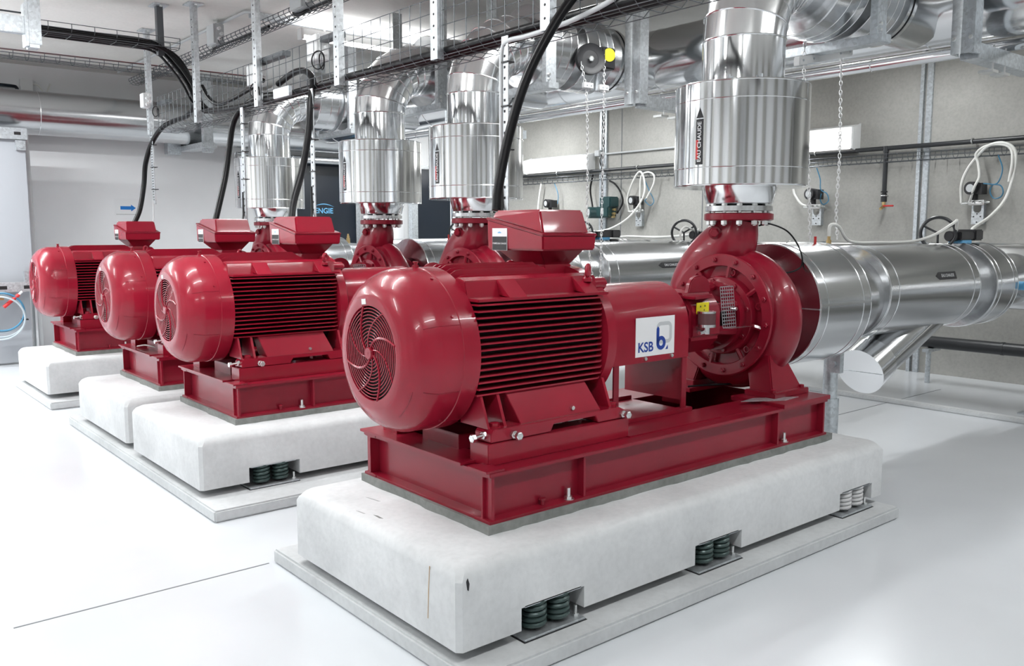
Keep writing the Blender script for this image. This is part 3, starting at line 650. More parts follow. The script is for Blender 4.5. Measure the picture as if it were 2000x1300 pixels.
    # feet
    for s in (-1, 1):
        e = lambda d: YA + s * d
        obj('pump_foot', MB().hexa([(2.075, e(.30), .604), (2.33, e(.30), .604), (2.33, e(.17), .604), (2.075, e(.17), .604)], [(2.10, e(.255), .79), (2.22, e(.255), .79), (2.22, e(.12), .79), (2.10, e(.12), .79)]), 'redcast', t, .006)
        obj('foot_pad', MB().box(2.055, 2.345, *sorted((e(.325), e(.155))), .585, .612), 'redcast', t, .003)
        for x in (2.08, 2.315): obj('foot_bolt', MB().hexbolt((x, e(.30), .612), (0, 0, 1), .016, .014), 'redcast', t)
    # flange of the neck
    fl = obj('discharge_flange', MB().lathe([(1.425, .10), (1.425, .160), (1.430, .168), (1.458, .168), (1.462, .160), (1.462, .10)], (PX, YA, 0), (0, 0, 1), 48), 'redcast', t)
    for k in range(12):
        a = 2 * PI * k / 12 + .13; x, y = PX + .142 * math.cos(a), YA + .142 * math.sin(a)
        obj('flange_bolt', MB().hexbolt((x, y, 1.424), (0, 0, -1), .0155, .020).cyl((x, y, 1.40), (x, y, 1.51), .008, 8).hexbolt((x, y, 1.497), (0, 0, 1), .0145, .014), 'zinc', fl)
    obj('drain_plug', MB().hexbolt((2.072, YA + .058, 1.365), (-1, -.5, 0), .024, .028).cyl((2.10, YA + .072, 1.365), (2.068, YA + .056, 1.365), .032, 16), 'redcast', t)
    obj('bracket_terminal', MB().box(1.60, 1.66, YA + .16, YA + .24, PZ + .13, PZ + .165), 'blackplastic', t, .004)
    return t
pump = make_pump()
# ---------------------------------------------------------------- upright discharge pipe with elbow and run to the header
ZR, RB = 2.655, .375
def band(o, ax, d, r, w=.006): return MB().torus(Vector(o) + Vector(ax) * d, ax, r, w, 72, 6)
def make_discharge():
    t = thing('discharge_pipe', 'shiny clad upright pipe with wide canister and segmented elbow above the nearest pump', 'pipe', (PX, YA, 1.462), 'clad upright pipes')
    O = (PX, YA, 0); Z = (0, 0, 1)
    obj('pipe_flange', MB().lathe([(1.472, .11), (1.472, .163), (1.496, .163), (1.496, .11)], O, Z, 48), 'steel', t)
    obj('reducer', MB().lathe([(1.496, .12), (1.508, .158), (1.512, .162), (1.590, .182)], O, Z, 64), 'alu', t)
    can = obj('insulation_canister', MB().lathe([(1.588, .17), (1.587, .318), (1.590, .321), (2.066, .321), (2.069, .318), (2.076, .18)], O, Z, 96), 'aluv', t, ang=30)
    for z in (1.592, 1.672, 1.985, 2.063): obj('seam_band', band(O, Z, z, .3205, .0026), 'alu', can)
    obj('seam_strip', MB().box(PX - .3245, PX - .319, YA + .075, YA + .083, 1.60, 2.06), 'alu', can)
    fn = lambda r: (lambda u, v: (PX - r * math.cos(u / r), YA + .0 - r * math.sin(u / r) * 1, 1.82 + v))
    h = .02
    obj('pipe_label', grid_patch(-.021, .021, -.135, .075, fn(.3218), 6, 1), 'black', can)
    f2 = fn(.3218); tipmb = MB(); tipmb.add([f2(-.021, .08), f2(0, .08), f2(.021, .08), f2(0, .128)], [(0, 1, 3), (1, 2, 3)]); obj('label_arrow', tipmb, 'black', can)
    obj('label_red_patch', grid_patch(-.021, -.007, -.11, -.02, fn(.3220), 4, 1), 'redink', can)
    obj('label_lettering', text_mesh('EAU CHAUDE', .030, lambda u, v: fn(.3224)(-v, u - .03)), 'white', can)
    obj('riser_pipe', MB().lathe([(2.07, .197), (2.285, .197)], O, Z, 72, False), 'aluv', t)
    for a in (200, 238, 330): 
        th = math.radians(a); x, y = PX + .225 * math.cos(th), YA + .225 * math.sin(th)
        obj('wire_stub', MB().cyl((x, y, 2.07), (x, y, 2.10), .007, 8), 'galv', t)
    # elbow made of gores
    ng = 7; cx, cz = PX + RB, 2.285; r = .198
    def ring(ph, rr=r, n=56):
        c, s = math.cos(ph), math.sin(ph); ctr = Vector((cx - RB * c, YA, cz + RB * s)); rad = Vector((-c, 0, s))
        return [ctr + rad * (rr * math.cos(2 * PI * i / n)) + Vector((0, rr * math.sin(2 * PI * i / n), 0)) for i in range(n)]
    for k in range(ng):
        p0, p1 = PI / 2 * k / ng, PI / 2 * (k + 1) / ng; n = 56; a, b = ring(p0), ring(p1)
        g = obj('elbow_gore', MB().add(a + b, [(i, (i + 1) % n, n + (i + 1) % n, n + i) for i in range(n)]), 'alu', t)
        obj('gore_bead', MB().tube(ring(p0, r + .001), .0042, 6, True), 'alu', g)
    # run towards the header
    A = (0, YA, ZR + .005); X_ = (1, 0, 0)
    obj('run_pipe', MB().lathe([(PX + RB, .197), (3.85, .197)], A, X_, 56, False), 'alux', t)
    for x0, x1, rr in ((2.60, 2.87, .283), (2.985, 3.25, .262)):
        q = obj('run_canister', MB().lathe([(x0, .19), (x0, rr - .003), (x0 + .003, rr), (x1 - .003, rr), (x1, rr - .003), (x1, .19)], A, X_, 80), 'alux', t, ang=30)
        for d in (.02, .45, .75, .98): obj('seam_band', band(A, X_, x0 + (x1 - x0) * d, rr, .0022), 'alu', q)
    obj('run_flange', MB().lathe([(3.36, .19), (3.36, .235), (3.39, .235), (3.39, .19)], A, X_, 56).lathe([(3.41, .19), (3.41, .235), (3.44, .235), (3.44, .19)], A, X_, 56), 'alu', t)
    return t
disch = make_discharge()
# ---------------------------------------------------------------- suction line
def make_suction():
    t = thing('suction_pipe', 'silver clad suction pipe with slanted strainer leg beside the nearest pump', 'pipe', (3.0, YA, .66), 'clad suction pipes')
    X_ = (1, 0, 0)
    def seg(name, x0, x1, r, z, mat='alux', r2=None, n=80):
        r2 = r if r2 is None else r2
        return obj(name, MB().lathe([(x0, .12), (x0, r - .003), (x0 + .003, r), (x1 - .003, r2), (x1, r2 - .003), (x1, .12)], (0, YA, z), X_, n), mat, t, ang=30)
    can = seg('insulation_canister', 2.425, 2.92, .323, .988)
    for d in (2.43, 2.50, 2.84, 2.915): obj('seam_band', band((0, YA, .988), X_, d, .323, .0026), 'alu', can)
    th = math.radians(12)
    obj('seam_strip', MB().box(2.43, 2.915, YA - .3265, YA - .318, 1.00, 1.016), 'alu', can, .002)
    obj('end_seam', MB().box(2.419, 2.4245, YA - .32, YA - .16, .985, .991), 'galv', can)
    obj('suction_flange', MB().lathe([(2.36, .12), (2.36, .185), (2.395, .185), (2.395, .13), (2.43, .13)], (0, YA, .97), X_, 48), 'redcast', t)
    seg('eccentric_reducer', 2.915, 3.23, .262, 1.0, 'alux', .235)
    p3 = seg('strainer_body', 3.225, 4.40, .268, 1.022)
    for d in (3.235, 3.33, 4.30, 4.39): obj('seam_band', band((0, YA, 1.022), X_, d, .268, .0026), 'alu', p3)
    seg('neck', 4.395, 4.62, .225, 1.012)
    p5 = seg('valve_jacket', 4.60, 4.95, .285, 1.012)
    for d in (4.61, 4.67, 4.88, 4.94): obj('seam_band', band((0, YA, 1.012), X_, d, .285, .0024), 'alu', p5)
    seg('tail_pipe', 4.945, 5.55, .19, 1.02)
    # slanted strainer leg: flattened box-like sleeve with a round end
    a = Vector((4.42, YA, .92)); b = Vector((3.43, YA, .535)); ax = (b - a).normalized()
    leg = obj('strainer_leg', MB().lathe([(0, .130), ((b - a).length - .16, .134)], a, ax, 56), 'alux', t)
    obj('leg_collar', MB().lathe([((b - a).length - .17, .13), ((b - a).length - .165, .143), ((b - a).length, .146), ((b - a).length, .05)], a, ax, 56), 'alu', t)
    obj('leg_seam', MB().tube([a + Vector((0, -.131, .02)), b + Vector((.1, -.134, .06))], .006, 6), 'alu', leg)
    end = b; u, w = basis(ax)[1:]
    obj('end_seam', MB().cyl(end + u * .14 + ax * .001, end - u * .14 + ax * .001, .002, 6), 'galv', leg)
    # flow label
    zc, r, a0 = 1.022, .2692, math.radians(-14)
    fn = lambda rr: (lambda u, v: (3.93 + u, YA - rr * math.cos(.32 + v / rr), zc + rr * math.sin(.32 + v / rr)))
    obj('pipe_label', grid_patch(-.10, .125, -.024, .024, fn(r), 1, 6), 'black', p3)
    f2 = fn(r); obj('label_arrow', MB().add([f2(-.10, -.024), f2(-.10, .0), f2(-.10, .024), f2(-.145, 0)], [(0, 1, 3), (1, 2, 3)]), 'black', p3)
    obj('label_lettering', text_mesh('EAU CHAUDE', .027, lambda u, v: fn(r + .0006)(u + .012, v), 'CENTER', .0), 'white', p3)
    # fittings on top
    obj('gauge_stub', MB().cyl((3.02, YA, 1.22), (3.02, YA, 1.30), .020, 12).cyl((3.02, YA, 1.30), (3.02, YA, 1.325), .014, 10).cyl((3.02, YA, 1.325), (3.02, YA, 1.345), .009, 8), 'brass', t)
    obj('purge_lever', MB().cyl((2.80, YA - .05, 1.30), (2.80, YA - .05, 1.345), .007, 8), 'redink', t)
    act = obj('valve_actuator', MB().box(4.56, 4.78, YA - .055, YA + .055, 1.315, 1.37).cyl((4.50, YA, 1.34), (4.60, YA, 1.34), .035, 16), 'blackplastic', t, .006)
    obj('actuator_base', MB().box(4.60, 4.75, YA - .045, YA + .045, 1.285, 1.316), 'skyblue', act, .004)
    obj('actuator_cover', MB().box(4.76, 4.88, YA - .065, YA + .065, 1.31, 1.385), 'blackplastic', act, .008)
    hw = obj('handwheel', MB().torus((4.47, YA + .06, 1.36), (1, .5, .0), .105, .011, 40, 8), 'blackp', t)
    for k in range(3):
        an = 2 * PI * k / 3 + .5; q = basis((1, .5, 0)); c = Vector((4.47, YA + .06, 1.36))
        obj('wheel_spoke', MB().cyl(c, c + (q[1] * math.cos(an) + q[2] * math.sin(an)) * .105, .008, 6), 'blackp', hw)
    obj('drain_valve', MB().cyl((5.05, YA - .19, 1.0), (5.05, YA - .30, 1.0), .03, 12).box(5.0, 5.10, YA - .33, YA - .29, .975, 1.03), 'skyblue', t, .004)
    # pipe stand
    st = obj('pipe_stand', MB().cyl((3.10, YA, 0), (3.10, YA, .42), .052, 24).cyl((3.10, YA, .42), (3.10, YA, .78), .040, 24).cyl((3.10, YA, 0), (3.10, YA, .012), .11, 24), 'galv', t)
    return t
suct = make_suction()
obj('stand_clamp', MB().box(3.02, 3.06, YA - .10, YA - .03, .58, .70).cyl((3.02, YA - .065, .63), (3.00, YA - .065, .63), .018, 6), 'galv', suct)

# ---------------------------------------------------------------- the other three pump sets
ORD = ['', 'second', 'third', 'farthest']
for i in (1, 2, 3):
    d = (PUMPS[i][0], PUMPS[i][1], 0); o_ = ORD[i]
    copy_tree(block, None, d, 'pale concrete inertia block under the %s pump of the row' % o_)
    copy_tree(frame, None, d, 'red welded steel base frame under the %s pump and motor' % o_)
    copy_tree(motor, None, d, 'red ribbed electric motor with fan cowl, %s of the row' % (o_ if i == 3 else o_ + ' from the front'))
    copy_tree(guard, None, d, 'red arched coupling guard of the %s pump' % o_)
    copy_tree(pump, None, d, 'red cast centrifugal pump, %s of the row' % (o_ if i == 3 else o_ + ' from the front'))
    copy_tree(disch, None, d, 'shiny clad upright pipe with wide canister above the %s pump' % o_)
    copy_tree(suct, None, d, 'silver clad suction pipe leading away from the %s pump' % o_)
# second valve jackets and chain wheels hang on the runs of the two nearest pumps
def header(name, label, axis, c, r, a0, a1, step, mat):
    mid = [0, 0, 0]
    A = (0, 1, 0) if axis == 'Y' else (1, 0, 0); o = (c[0], 0, c[1]) if axis == 'Y' else (0, c[0], c[1])
    t = thing(name, label, 'pipe', (c[0], (a0 + a1) / 2, c[1] - r) if axis == 'Y' else ((a0 + a1) / 2, c[0], c[1] - r))
    x = a0
    while x < a1 - .01:
        e = min(x + step, a1)
        g = obj('cladding_section', MB().lathe([(x, r - .01), (x + .001, r), (e - .001, r), (e, r - .01)], o, A, 80), mat, t, ang=30)
        obj('seam_band', MB().torus(Vector(o) + Vector(A) * x, A, r + .001, .0035, 80, 6), 'alu', g)
        x = e
    return t
M['aluy'] = cladding('aluminium_cladding_along', (.82, .83, .84), .15, (9, .35, 9), .05, 1.6)
header('header_pipe', 'big shiny clad header pipe running below the ceiling along the concrete wall', 'Y', (3.98, 2.715), .238, -2.6, 8.2, 1.05, 'aluy')
header('header_pipe', 'slim shiny pipe running just below the big overhead header', 'Y', (4.12, 2.455), .037, -2.6, 8.2, 1.8, 'aluy')
header('header_pipe', 'clad pipe running along the top of the white back wall', 'X', (8.56, 2.625), .232, -4.2, 4.9, 1.22, 'alux')
header('header_pipe', 'low silver header pipe along the concrete wall behind the suction pipes', 'Y', (5.75, 1.03), .252, -2.6, 7.4, 1.3, 'aluy')
header('header_pipe', 'slim silver pipe below the clad pipe on the back wall', 'X', (8.62, 2.30), .05, 2.9, 5.4, 1.3, 'alux')
single('drain_pipe', MB().cyl((6.5, -2.6, .37), (6.5, 1.75, .37), .055, 24).cyl((6.5, .98, .37), (6.5, 1.0, .37), .059, 24), 'blackp', 'black waste pipe low along the concrete wall', 'pipe')
t = thing('pipe_stand', 'thin steel stand carrying the black waste pipe by the wall', 'stand', (6.45, 1.60, 0))
obj('stand_post', MB().cyl((6.45, 1.60, 0), (6.45, 1.60, .30), .022, 12), 'galv', t)
obj('stand_arm', MB().box(6.38, 6.62, 1.57, 1.63, .285, .315), 'galv', t, .003)
t = thing('pipe_stand', 'grey steel stand at the edge holding the low header pipe', 'stand', (5.7, .42, 0))
obj('stand_post', MB().cyl((5.7, .42, 0), (5.7, .42, .78), .04, 16), 'galv', t)
obj('stand_foot', MB().box(5.6, 5.8, .32, .52, 0, .012), 'galv', t)

# marks of use on the nearest block only
sm = MB
def smudge(poly, nm='scuff_mark', mat='smudge'): obj(nm, MB().prism(poly, 'XY', ZT - .001, ZT + .0006), mat, block)
smudge([(.050, .70), (.056, .69), (.060, .65), (.054, .655)])
smudge([(.075, .62), (.082, .60), (.080, .56), (.072, .575)], 'scuff_mark', 'grout')
smudge([(.16, .82), (.166, .81), (.178, .74), (.170, .745)])
obj('rust_run', MB().prism([(.150, .330), (.154, .330), (.157, .29), (.161, .25), (.163, .20), (.166, .155), (.162, .155), (.159, .20), (.156, .25), (.153, .29)], 'YZ', -.0008, .001), 'rust', block)
obj('chip', MB().prism([(.030, .318), (.036, .328), (.042, .31), (.039, .288), (.034, .292)], 'XZ', -.0012, .001), 'black', block)
# ---------------------------------------------------------------- channels that hang from the ceiling
def hang_post(x, y, z0, w, label, mat='galv', d=.04, plate=True, holes=True, name='hanging_post'):
    t = thing(name, label, 'post', (x, y, z0), 'posts hanging from the ceiling')
    ch = [(x - d / 2, y - w / 2), (x + d / 2, y - w / 2), (x + d / 2, y - w / 2 + .004), (x - d / 2 + .004, y - w / 2 + .004), (x - d / 2 + .004, y + w / 2 - .004), (x + d / 2, y + w / 2 - .004), (x + d / 2, y + w / 2), (x - d / 2, y + w / 2)]
    p = obj('channel', MB().prism(ch, 'XY', z0, ZC - .01), mat, t, 0, 25)
    if plate:
        obj('ceiling_plate', MB().box(x - .06, x + .06, y - .075, y + .075, ZC - .012, ZC), 'galvw', t, .002)
        for s in (-1, 1): obj('plate_bolt', MB().hexbolt((x, y + s * .055, ZC - .012), (0, 0, -1), .012, .012), 'zinc', t)
    if holes:
        z = z0 + .05; h0 = None
        while z < ZC - .1:
            if h0 is None: h0 = obj('hole', MB().cyl((x - d / 2 - .0008, y, z), (x - d / 2 + .0002, y, z), .0065, 10), 'dark', t)
            else: share(h0, t, (0, 0, z - (z0 + .05)))
            z += .058
    return t
PY = [6.33, 5.14, 3.955, 2.78, 1.75, .90]
NM = ['by the farthest pump', 'by the third pump cables', 'between the third and second pumps', 'beside the second pump', 'between the second and nearest pumps', 'above the nearest motor']
for y, nm in zip(PY, NM):
    hang_post(1.16, y, 2.245, .062, 'perforated steel post holding the mesh cable tray ' + nm, 'galvw' if y > 1.9 else 'galv')
hang_post(.96, 5.36, 2.78, .05, 'dark short ceiling post beside the cable bundle', 'wire', .05, True, False)
# heavy double posts that carry the header pipe and its arms
def big_post(x, y, z0, label, w=.16, d=.09, mat='galv', arm=None):
    t = thing('hanging_post', label, 'post', (x, y, z0), 'heavy posts under the header pipe')
    ch = [(x - d / 2, y - w / 2), (x + d / 2, y - w / 2), (x + d / 2, y - w / 2 + .006), (x - d / 2 + .006, y - w / 2 + .03), (x - d / 2 + .006, y + w / 2 - .03), (x + d / 2, y + w / 2 - .006), (x + d / 2, y + w / 2), (x - d / 2, y + w / 2), (x - d / 2 - .0, y + .02), (x - d / 2 + .012, y), (x - d / 2, y - .02)]
    obj('channel', MB().prism(ch, 'XY', z0, ZC - .012), mat, t, 0, 20)
    obj('ceiling_plate', MB().box(x - .08, x + .08, y - .12, y + .12, ZC - .012, ZC), 'galvw', t, .002)
    for dz in (.08,):
        for s in (-1, 1): obj('plate_bolt', MB().hexbolt((x - d / 2, y + s * .045, z0 + dz), (-1, 0, 0), .012, .012), 'zinc', t)
    if arm:
        x1, dz = arm
        a = obj('cross_arm', MB().box(x + d / 2, x1, y - .05, y + .05, z0 + dz, z0 + dz + .085), mat, t, .002)
        for k in range(2):
            xx = x + d / 2 + .22 + k * .16
            obj('clamp_rod', MB().cyl((xx, y - .04, z0 + dz - .045), (xx, y - .04, z0 + dz + .1), .005, 6).box(xx - .05, xx + .03, y - .06, y + .02, z0 + dz - .055, z0 + dz - .04), 'zinc', t)
    return t
big_post(3.40, 2.43, 2.297, 'heavy galvanised post in front of the overhead header beside the chain wheel', .15, .09, 'galvw', (4.5, -.02))
big_post(3.60, .18, 2.34, 'heavy galvanised post in front of the overhead header at the end of the nearest run', .125, .09, 'galv', (4.5, -.02))
big_post(3.60, 5.0, 2.34, 'heavy galvanised post in front of the overhead header beyond the second run', .14, .09, 'galv', (4.5, -.02))
def saddle(x, y, z, label, mat):
    t = thing('pipe_hanger', label, 'hanger', (x, y, z), 'hangers under the pipe runs')
    obj('hanger_post', MB().prism([(x - .045, y - .02), (x + .045, y - .02), (x + .045, y - .014), (x - .039, y - .014), (x - .039, y + .02), (x - .045, y + .02)], 'XY', z, ZC - .01), mat, t, 0, 20)
    obj('hanger_post', MB().prism([(x - .045, y + .62), (x + .045, y + .62), (x + .045, y + .626), (x - .045, y + .626)], 'XY', z, ZC - .01), mat, t, 0, 20)
    obj('saddle_beam', MB().box(x - .045, x + .045, y - .05, y + .65, z - .045, z - .0), mat, t, .003)
    obj('hanger_bolt', MB().hexbolt((x - .02, y - .02, z + .05), (0, -1, 0), .011, .012).hexbolt((x - .02, y - .02, z + .02), (0, -1, 0), .009, .012), 'zinc', t)
saddle(2.926, .33, 2.375, 'galvanised hanger between the two canisters of the nearest run', 'galv')
saddle(2.555, 2.164 + .28, 2.365, 'white galvanised hanger carrying the run of the second pump', 'galvw')
saddle(2.555, 3.425 + .28, 2.365, 'galvanised hanger carrying the run of the third pump', 'galvw')
saddle(2.926, 5.484 + .28, 2.375, 'galvanised hanger carrying the run of the farthest pump', 'galvw')

# ---------------------------------------------------------------- wire mesh cable trays
def wire_tray(label, axis, c, w, h, z, a0, a1, step=.10, wr=.0024, mat='wire', sides=(1, 1), nh=4, nw=3):
    """U of steel wire running along an axis: side c-w/2..c+w/2, bottom at z."""
    t = thing('mesh_cable_tray', label, 'cable tray', ((c, (a0 + a1) / 2, z) if axis == 'Y' else ((a0 + a1) / 2, c, z)), 'wire mesh cable trays')
    P = (lambda s, a, zz: (s, a, zz)) if axis == 'Y' else (lambda s, a, zz: (a, s, zz))
    long0 = []
    lines = [(c - w / 2 + w * k / nw, z) for k in range(nw + 1)]
    if sides[0]: lines += [(c - w / 2, z + h * k / nh) for k in range(1, nh + 1)]
    if sides[1]: lines += [(c + w / 2, z + h * k / nh) for k in range(1, nh + 1)]
    l0 = None; B = lines[0]
    for s, zz in lines:
        if l0 is None: l0 = obj('long_wire', MB().tube([P(s, a0, zz), P(s, a1, zz)], wr, 5), mat, t)
        else: share(l0, t, Vector(P(s, a0, zz)) - Vector(P(B[0], a0, B[1])))
    n = int((a1 - a0) / step); c0 = None
    for k in range(n + 1):
        a = a0 + (a1 - a0) * k / n
        if c0 is None:
            pts = []
            if sides[0]: pts += [P(c - w / 2 - wr * 2, a, z + h)]
            pts += [P(c - w / 2 - wr * 2, a, z + .03), P(c - w / 2 + .03, a, z - wr * 2), P(c + w / 2 - .03, a, z - wr * 2), P(c + w / 2 + wr * 2, a, z + .03)]
            if sides[1]: pts += [P(c + w / 2 + wr * 2, a, z + h)]
            c0 = obj('cross_wire', MB().tube(pts, wr, 5), mat, t); A0 = a
        else: share(c0, t, Vector(P(0, a, 0)) - Vector(P(0, A0, 0)))
    return t
wire_tray('large wire mesh cable tray hanging above the motors across the picture', 'Y', 1.27, .20, .30, 2.262, -1.2, 6.12, .10, .0024, 'wire', (1, 0), 4, 2)
wire_tray('small wire mesh tray below the ceiling with grey junction boxes', 'Y', 1.55, .12, .055, 2.945, 3.2, 8.0, .09, .0034, 'wire', (1, 1), 2, 2)
wire_tray('wire mesh tray full of black cables running away to the ceiling bracket', 'X', 5.36, .22, .075, 2.835, -.2, 1.08, .15, .003, 'wire', (1, 1), 2, 3)
wire_tray('mesh tray with red wires below the ceiling along the back wall', 'X', 7.3, .16, .06, 2.965, -4.2, 2.6, .13, .003, 'wire', (1, 1), 2, 3)
wire_tray('blue grey mesh tray on the concrete wall below the black pipe', 'Y', 6.90, .10, .075, 2.045, -1.5, 8.2, .105, .0028, 'wire', (1, 1), 2, 2)
# cable bundles
def cable(label, pts, r, mat='cable', k=8, n=10, cat='cable', name='power_cable'):
    return single(name, MB().tube(spline(pts, k), r, n), mat, label, cat)
def tie(*a): pass
cable('thick black cable curving down from the tray to the nearest motor', [(.825, .845, 1.46), (.84, .85, 1.56), (.885, .845, 1.75), (.945, .81, 1.98), (1.03, .76, 2.18), (1.14, .70, 2.36), (1.24, .62, 2.44), (1.26, .4, 2.36), (1.26, -.2, 2.30), (1.26, -1.1, 2.30)], .0215)
cable('thick black cable dropping from the tray to the second motor', [(.95, 3.05, 1.44), (.99, 3.09, 1.56), (1.07, 3.13, 1.75), (1.12, 3.13, 1.98), (1.15, 3.14, 2.20), (1.20, 3.20, 2.33), (1.24, 3.38, 2.42), (1.26, 3.60, 2.44), (1.265, 3.85, 2.40)], .022)
cable('thick black cable dropping from the tray to the third motor', [(.99, 4.42, 1.43), (1.03, 4.43, 1.56), (1.10, 4.46, 1.78), (1.14, 4.46, 2.0), (1.17, 4.42, 2.2), (1.22, 4.28, 2.31), (1.25, 4.05, 2.34), (1.26, 3.8, 2.32)], .022)
cable('thick black cable dropping beside the blue arrow to the farthest motor', [(1.00, 6.42, 1.44), (1.06, 6.42, 1.58), (1.11, 6.44, 1.80), (1.13, 6.42, 2.0), (1.16, 6.30, 2.18), (1.20, 6.12, 2.30), (1.24, 5.92, 2.34), (1.25, 5.6, 2.36), (1.22, 5.36, 2.44), (1.17, 5.30, 2.6), (1.08, 5.33, 2.77), (.9, 5.36, 2.87)], .022)
for k in range(3):
    cable('thick black cable laid along the large mesh tray, strand %s' % ('next to the posts', 'in the middle', 'at the rear')[k], [(1.205 + .044 * k, 3.1 - .3 * k, 2.30 + .004 * k), (1.20 + .044 * k, 1.9, 2.292), (1.21 + .044 * k, .9, 2.298), (1.20 + .044 * k, .1, 2.292), (1.21 + .044 * k, -1.1, 2.30)], .021, k=6)
for k in range(2):
    cable('thick black cable lying in the mesh tray behind the second post, ' + ('front strand', 'rear strand')[k], [(1.20 + .045 * k, 5.05, 2.33), (1.205 + .045 * k, 4.4, 2.296), (1.20 + .045 * k, 3.7, 2.29), (1.21 + .045 * k, 3.1, 2.295)], .02, k=6)
for k in range(7):
    o = .031 * (k - 3); h = .020 * (k % 3 - 1)
    cable('black cable of the bundle bending down from the ceiling tray, %s strand' % ('first', 'second', 'third', 'fourth', 'fifth', 'sixth', 'seventh')[k],
          [(-.2, 5.36 + o, 2.86 + h), (.4, 5.36 + o, 2.86 + h), (.80, 5.36 + o, 2.865 + h), (.95, 5.35 + o * .9, 2.83 + h), (1.06 + h * .6, 5.33 + o * .9, 2.73 + h), (1.15 + h, 5.28 + o * .9, 2.58 + h * .5), (1.20 + h, 5.22 + o * .8, 2.42), (1.235 + h, 5.08 + o * .5, 2.33)], .0105, k=6, n=8)
cable('dark cable looped under the large tray by the third post', [(1.16, 5.02, 2.52), (1.17, 4.92, 2.42), (1.19, 4.80, 2.36), (1.20, 4.6, 2.36), (1.22, 4.3, 2.40), (1.22, 4.0, 2.44)], .016)
cable('grey conduit bending from the large tray down the strut of the nearest motor', [(1.15, 1.215, 1.46), (1.15, 1.215, 2.0), (1.15, 1.21, 2.20), (1.155, 1.17, 2.245), (1.17, 1.05, 2.25), (1.17, .8, 2.262), (1.17, .62, 2.285), (1.18, .52, 2.31)], .0105, 'greyplastic', cat='conduit', name='conduit')
# perforated struts that drop to the motors
for i, (y, z0, lb) in enumerate(((1.19, 1.47, 'slim perforated strut dropping from the tray to the nearest motor'), (3.14, 1.45, 'slim perforated strut dropping from the tray to the second motor'), (4.24, 1.45, 'slim perforated strut dropping from the tray to the third motor'), (6.30, 1.47, 'white perforated cable duct dropping to the farthest motor'))):
    t = thing('cable_strut', lb, 'strut', (1.16, y, z0), 'struts dropping to the motors'); w = .024 if i < 3 else .032
    obj('strut', MB().prism([(1.15, y - w), (1.155, y - w), (1.155, y + w - .004), (1.18, y + w - .004), (1.18, y + w), (1.15, y + w)], 'XY', z0 if i < 3 else 1.62, 2.27), 'galvw', t, 0, 20)
    h0 = None; z = 1.66 if i == 3 else z0 + .06; zz0 = z
    while z < 2.24:
        for dy in ((-.012, .012) if i == 3 else (0,)):
            if h0 is None: h0 = obj('slot', MB().box(1.1492, 1.1502, y + dy - .006, y + dy + .006, z - .006, z + .006), 'dark', t); D0 = dy
            else: share(h0, t, (0, dy - D0, z - zz0))
        z += .024 if i == 3 else .05
    obj('cord', MB().tube([(1.15, y + .02, 1.66), (1.145, y + .015, 1.5), (1.10, y - .05, 1.33)], .007, 6), 'cable' if i < 3 else 'greyplastic', t)
    for z in (1.75, 1.95, 2.15): obj('cable_tie', MB().box(1.142, 1.186, y - w - .004, y + w + .004, z, z + .006), 'blackplastic', t)
# junction boxes
def junction(x, y, z, sx, sy, sz, label, mat='greyplastic', glands=3):
    t = thing('junction_box', label, 'junction box', (x, y, z), 'junction boxes on the trays')
    obj('box_body', MB().box(x - sx / 2, x + sx / 2, y - sy / 2, y + sy / 2, z, z + sz), mat, t, .006)
    obj('box_lid', MB().box(x - sx / 2 - .012, x - sx / 2 + .002, y - sy / 2 + .003, y + sy / 2 - .003, z + .003, z + sz - .003), mat, t, .004)
    for k in range(glands):
        obj('gland', MB().cyl((x - .01 + .02 * (k % 2), y - sy / 2, z + sz * (k + 1) / (glands + 1)), (x - .01 + .02 * (k % 2), y - sy / 2 - .03, z + sz * (k + 1) / (glands + 1)), .014, 10), 'whiteplastic', t)
junction(1.50, 5.56, 2.96, .08, .17, .17, 'grey junction box on the small tray below the ceiling, left of the bright lamp')
junction(1.50, 3.93, 2.95, .08, .19, .19, 'grey junction box on the small tray at the very top')
junction(1.23, 4.12, 2.41, .08, .15, .15, 'white junction box on the large tray behind the third post', 'whiteplastic')
junction(1.23, 3.17, 2.45, .08, .15, .16, 'white junction box on the large tray beside the second post', 'whiteplastic')
junction(1.12, 6.30, 2.48, .05, .11, .13, 'small white junction box strapped to the farthest post', 'whiteplastic', 4)
cable('black cables sagging round the grey junction box below the ceiling', [(1.56, 5.8, 2.955), (1.52, 5.68, 2.945), (1.49, 5.58, 2.935), (1.52, 5.4, 2.955), (1.55, 5.0, 2.962), (1.55, 4.6, 2.962)], .011)
cable('black cables sagging round the topmost junction box', [(1.56, 4.12, 3.05), (1.50, 4.06, 2.95), (1.50, 3.94, 2.93), (1.53, 3.8, 2.955), (1.55, 3.4, 2.962)], .013)
for k, (y0, y1) in enumerate(((3.55, 4.0), (3.95, 4.10), (2.85, 3.08), (6.0, 6.24))):
    single('cable_duct', MB().box(1.19, 1.25, y0 + (.06 if k == 0 else 0), y1, 2.55 - (.0 if k < 3 else .05), 2.585 - (.0 if k < 3 else .05)), 'wire', 'dark slotted cable duct along the top of the large tray, ' + ('beside the second post', 'behind the third post', 'near the second post box', 'by the farthest post')[k], 'cable duct', None, .003)
single('tray_bracket', MB().prism([(3.42, 2.262), (3.66, 2.262), (3.66, 2.325), (3.42, 2.325)], 'YZ', 1.135, 1.160), 'galv', 'grey perforated splice plate on the large tray above the farthest elbow', 'bracket', None, .003)
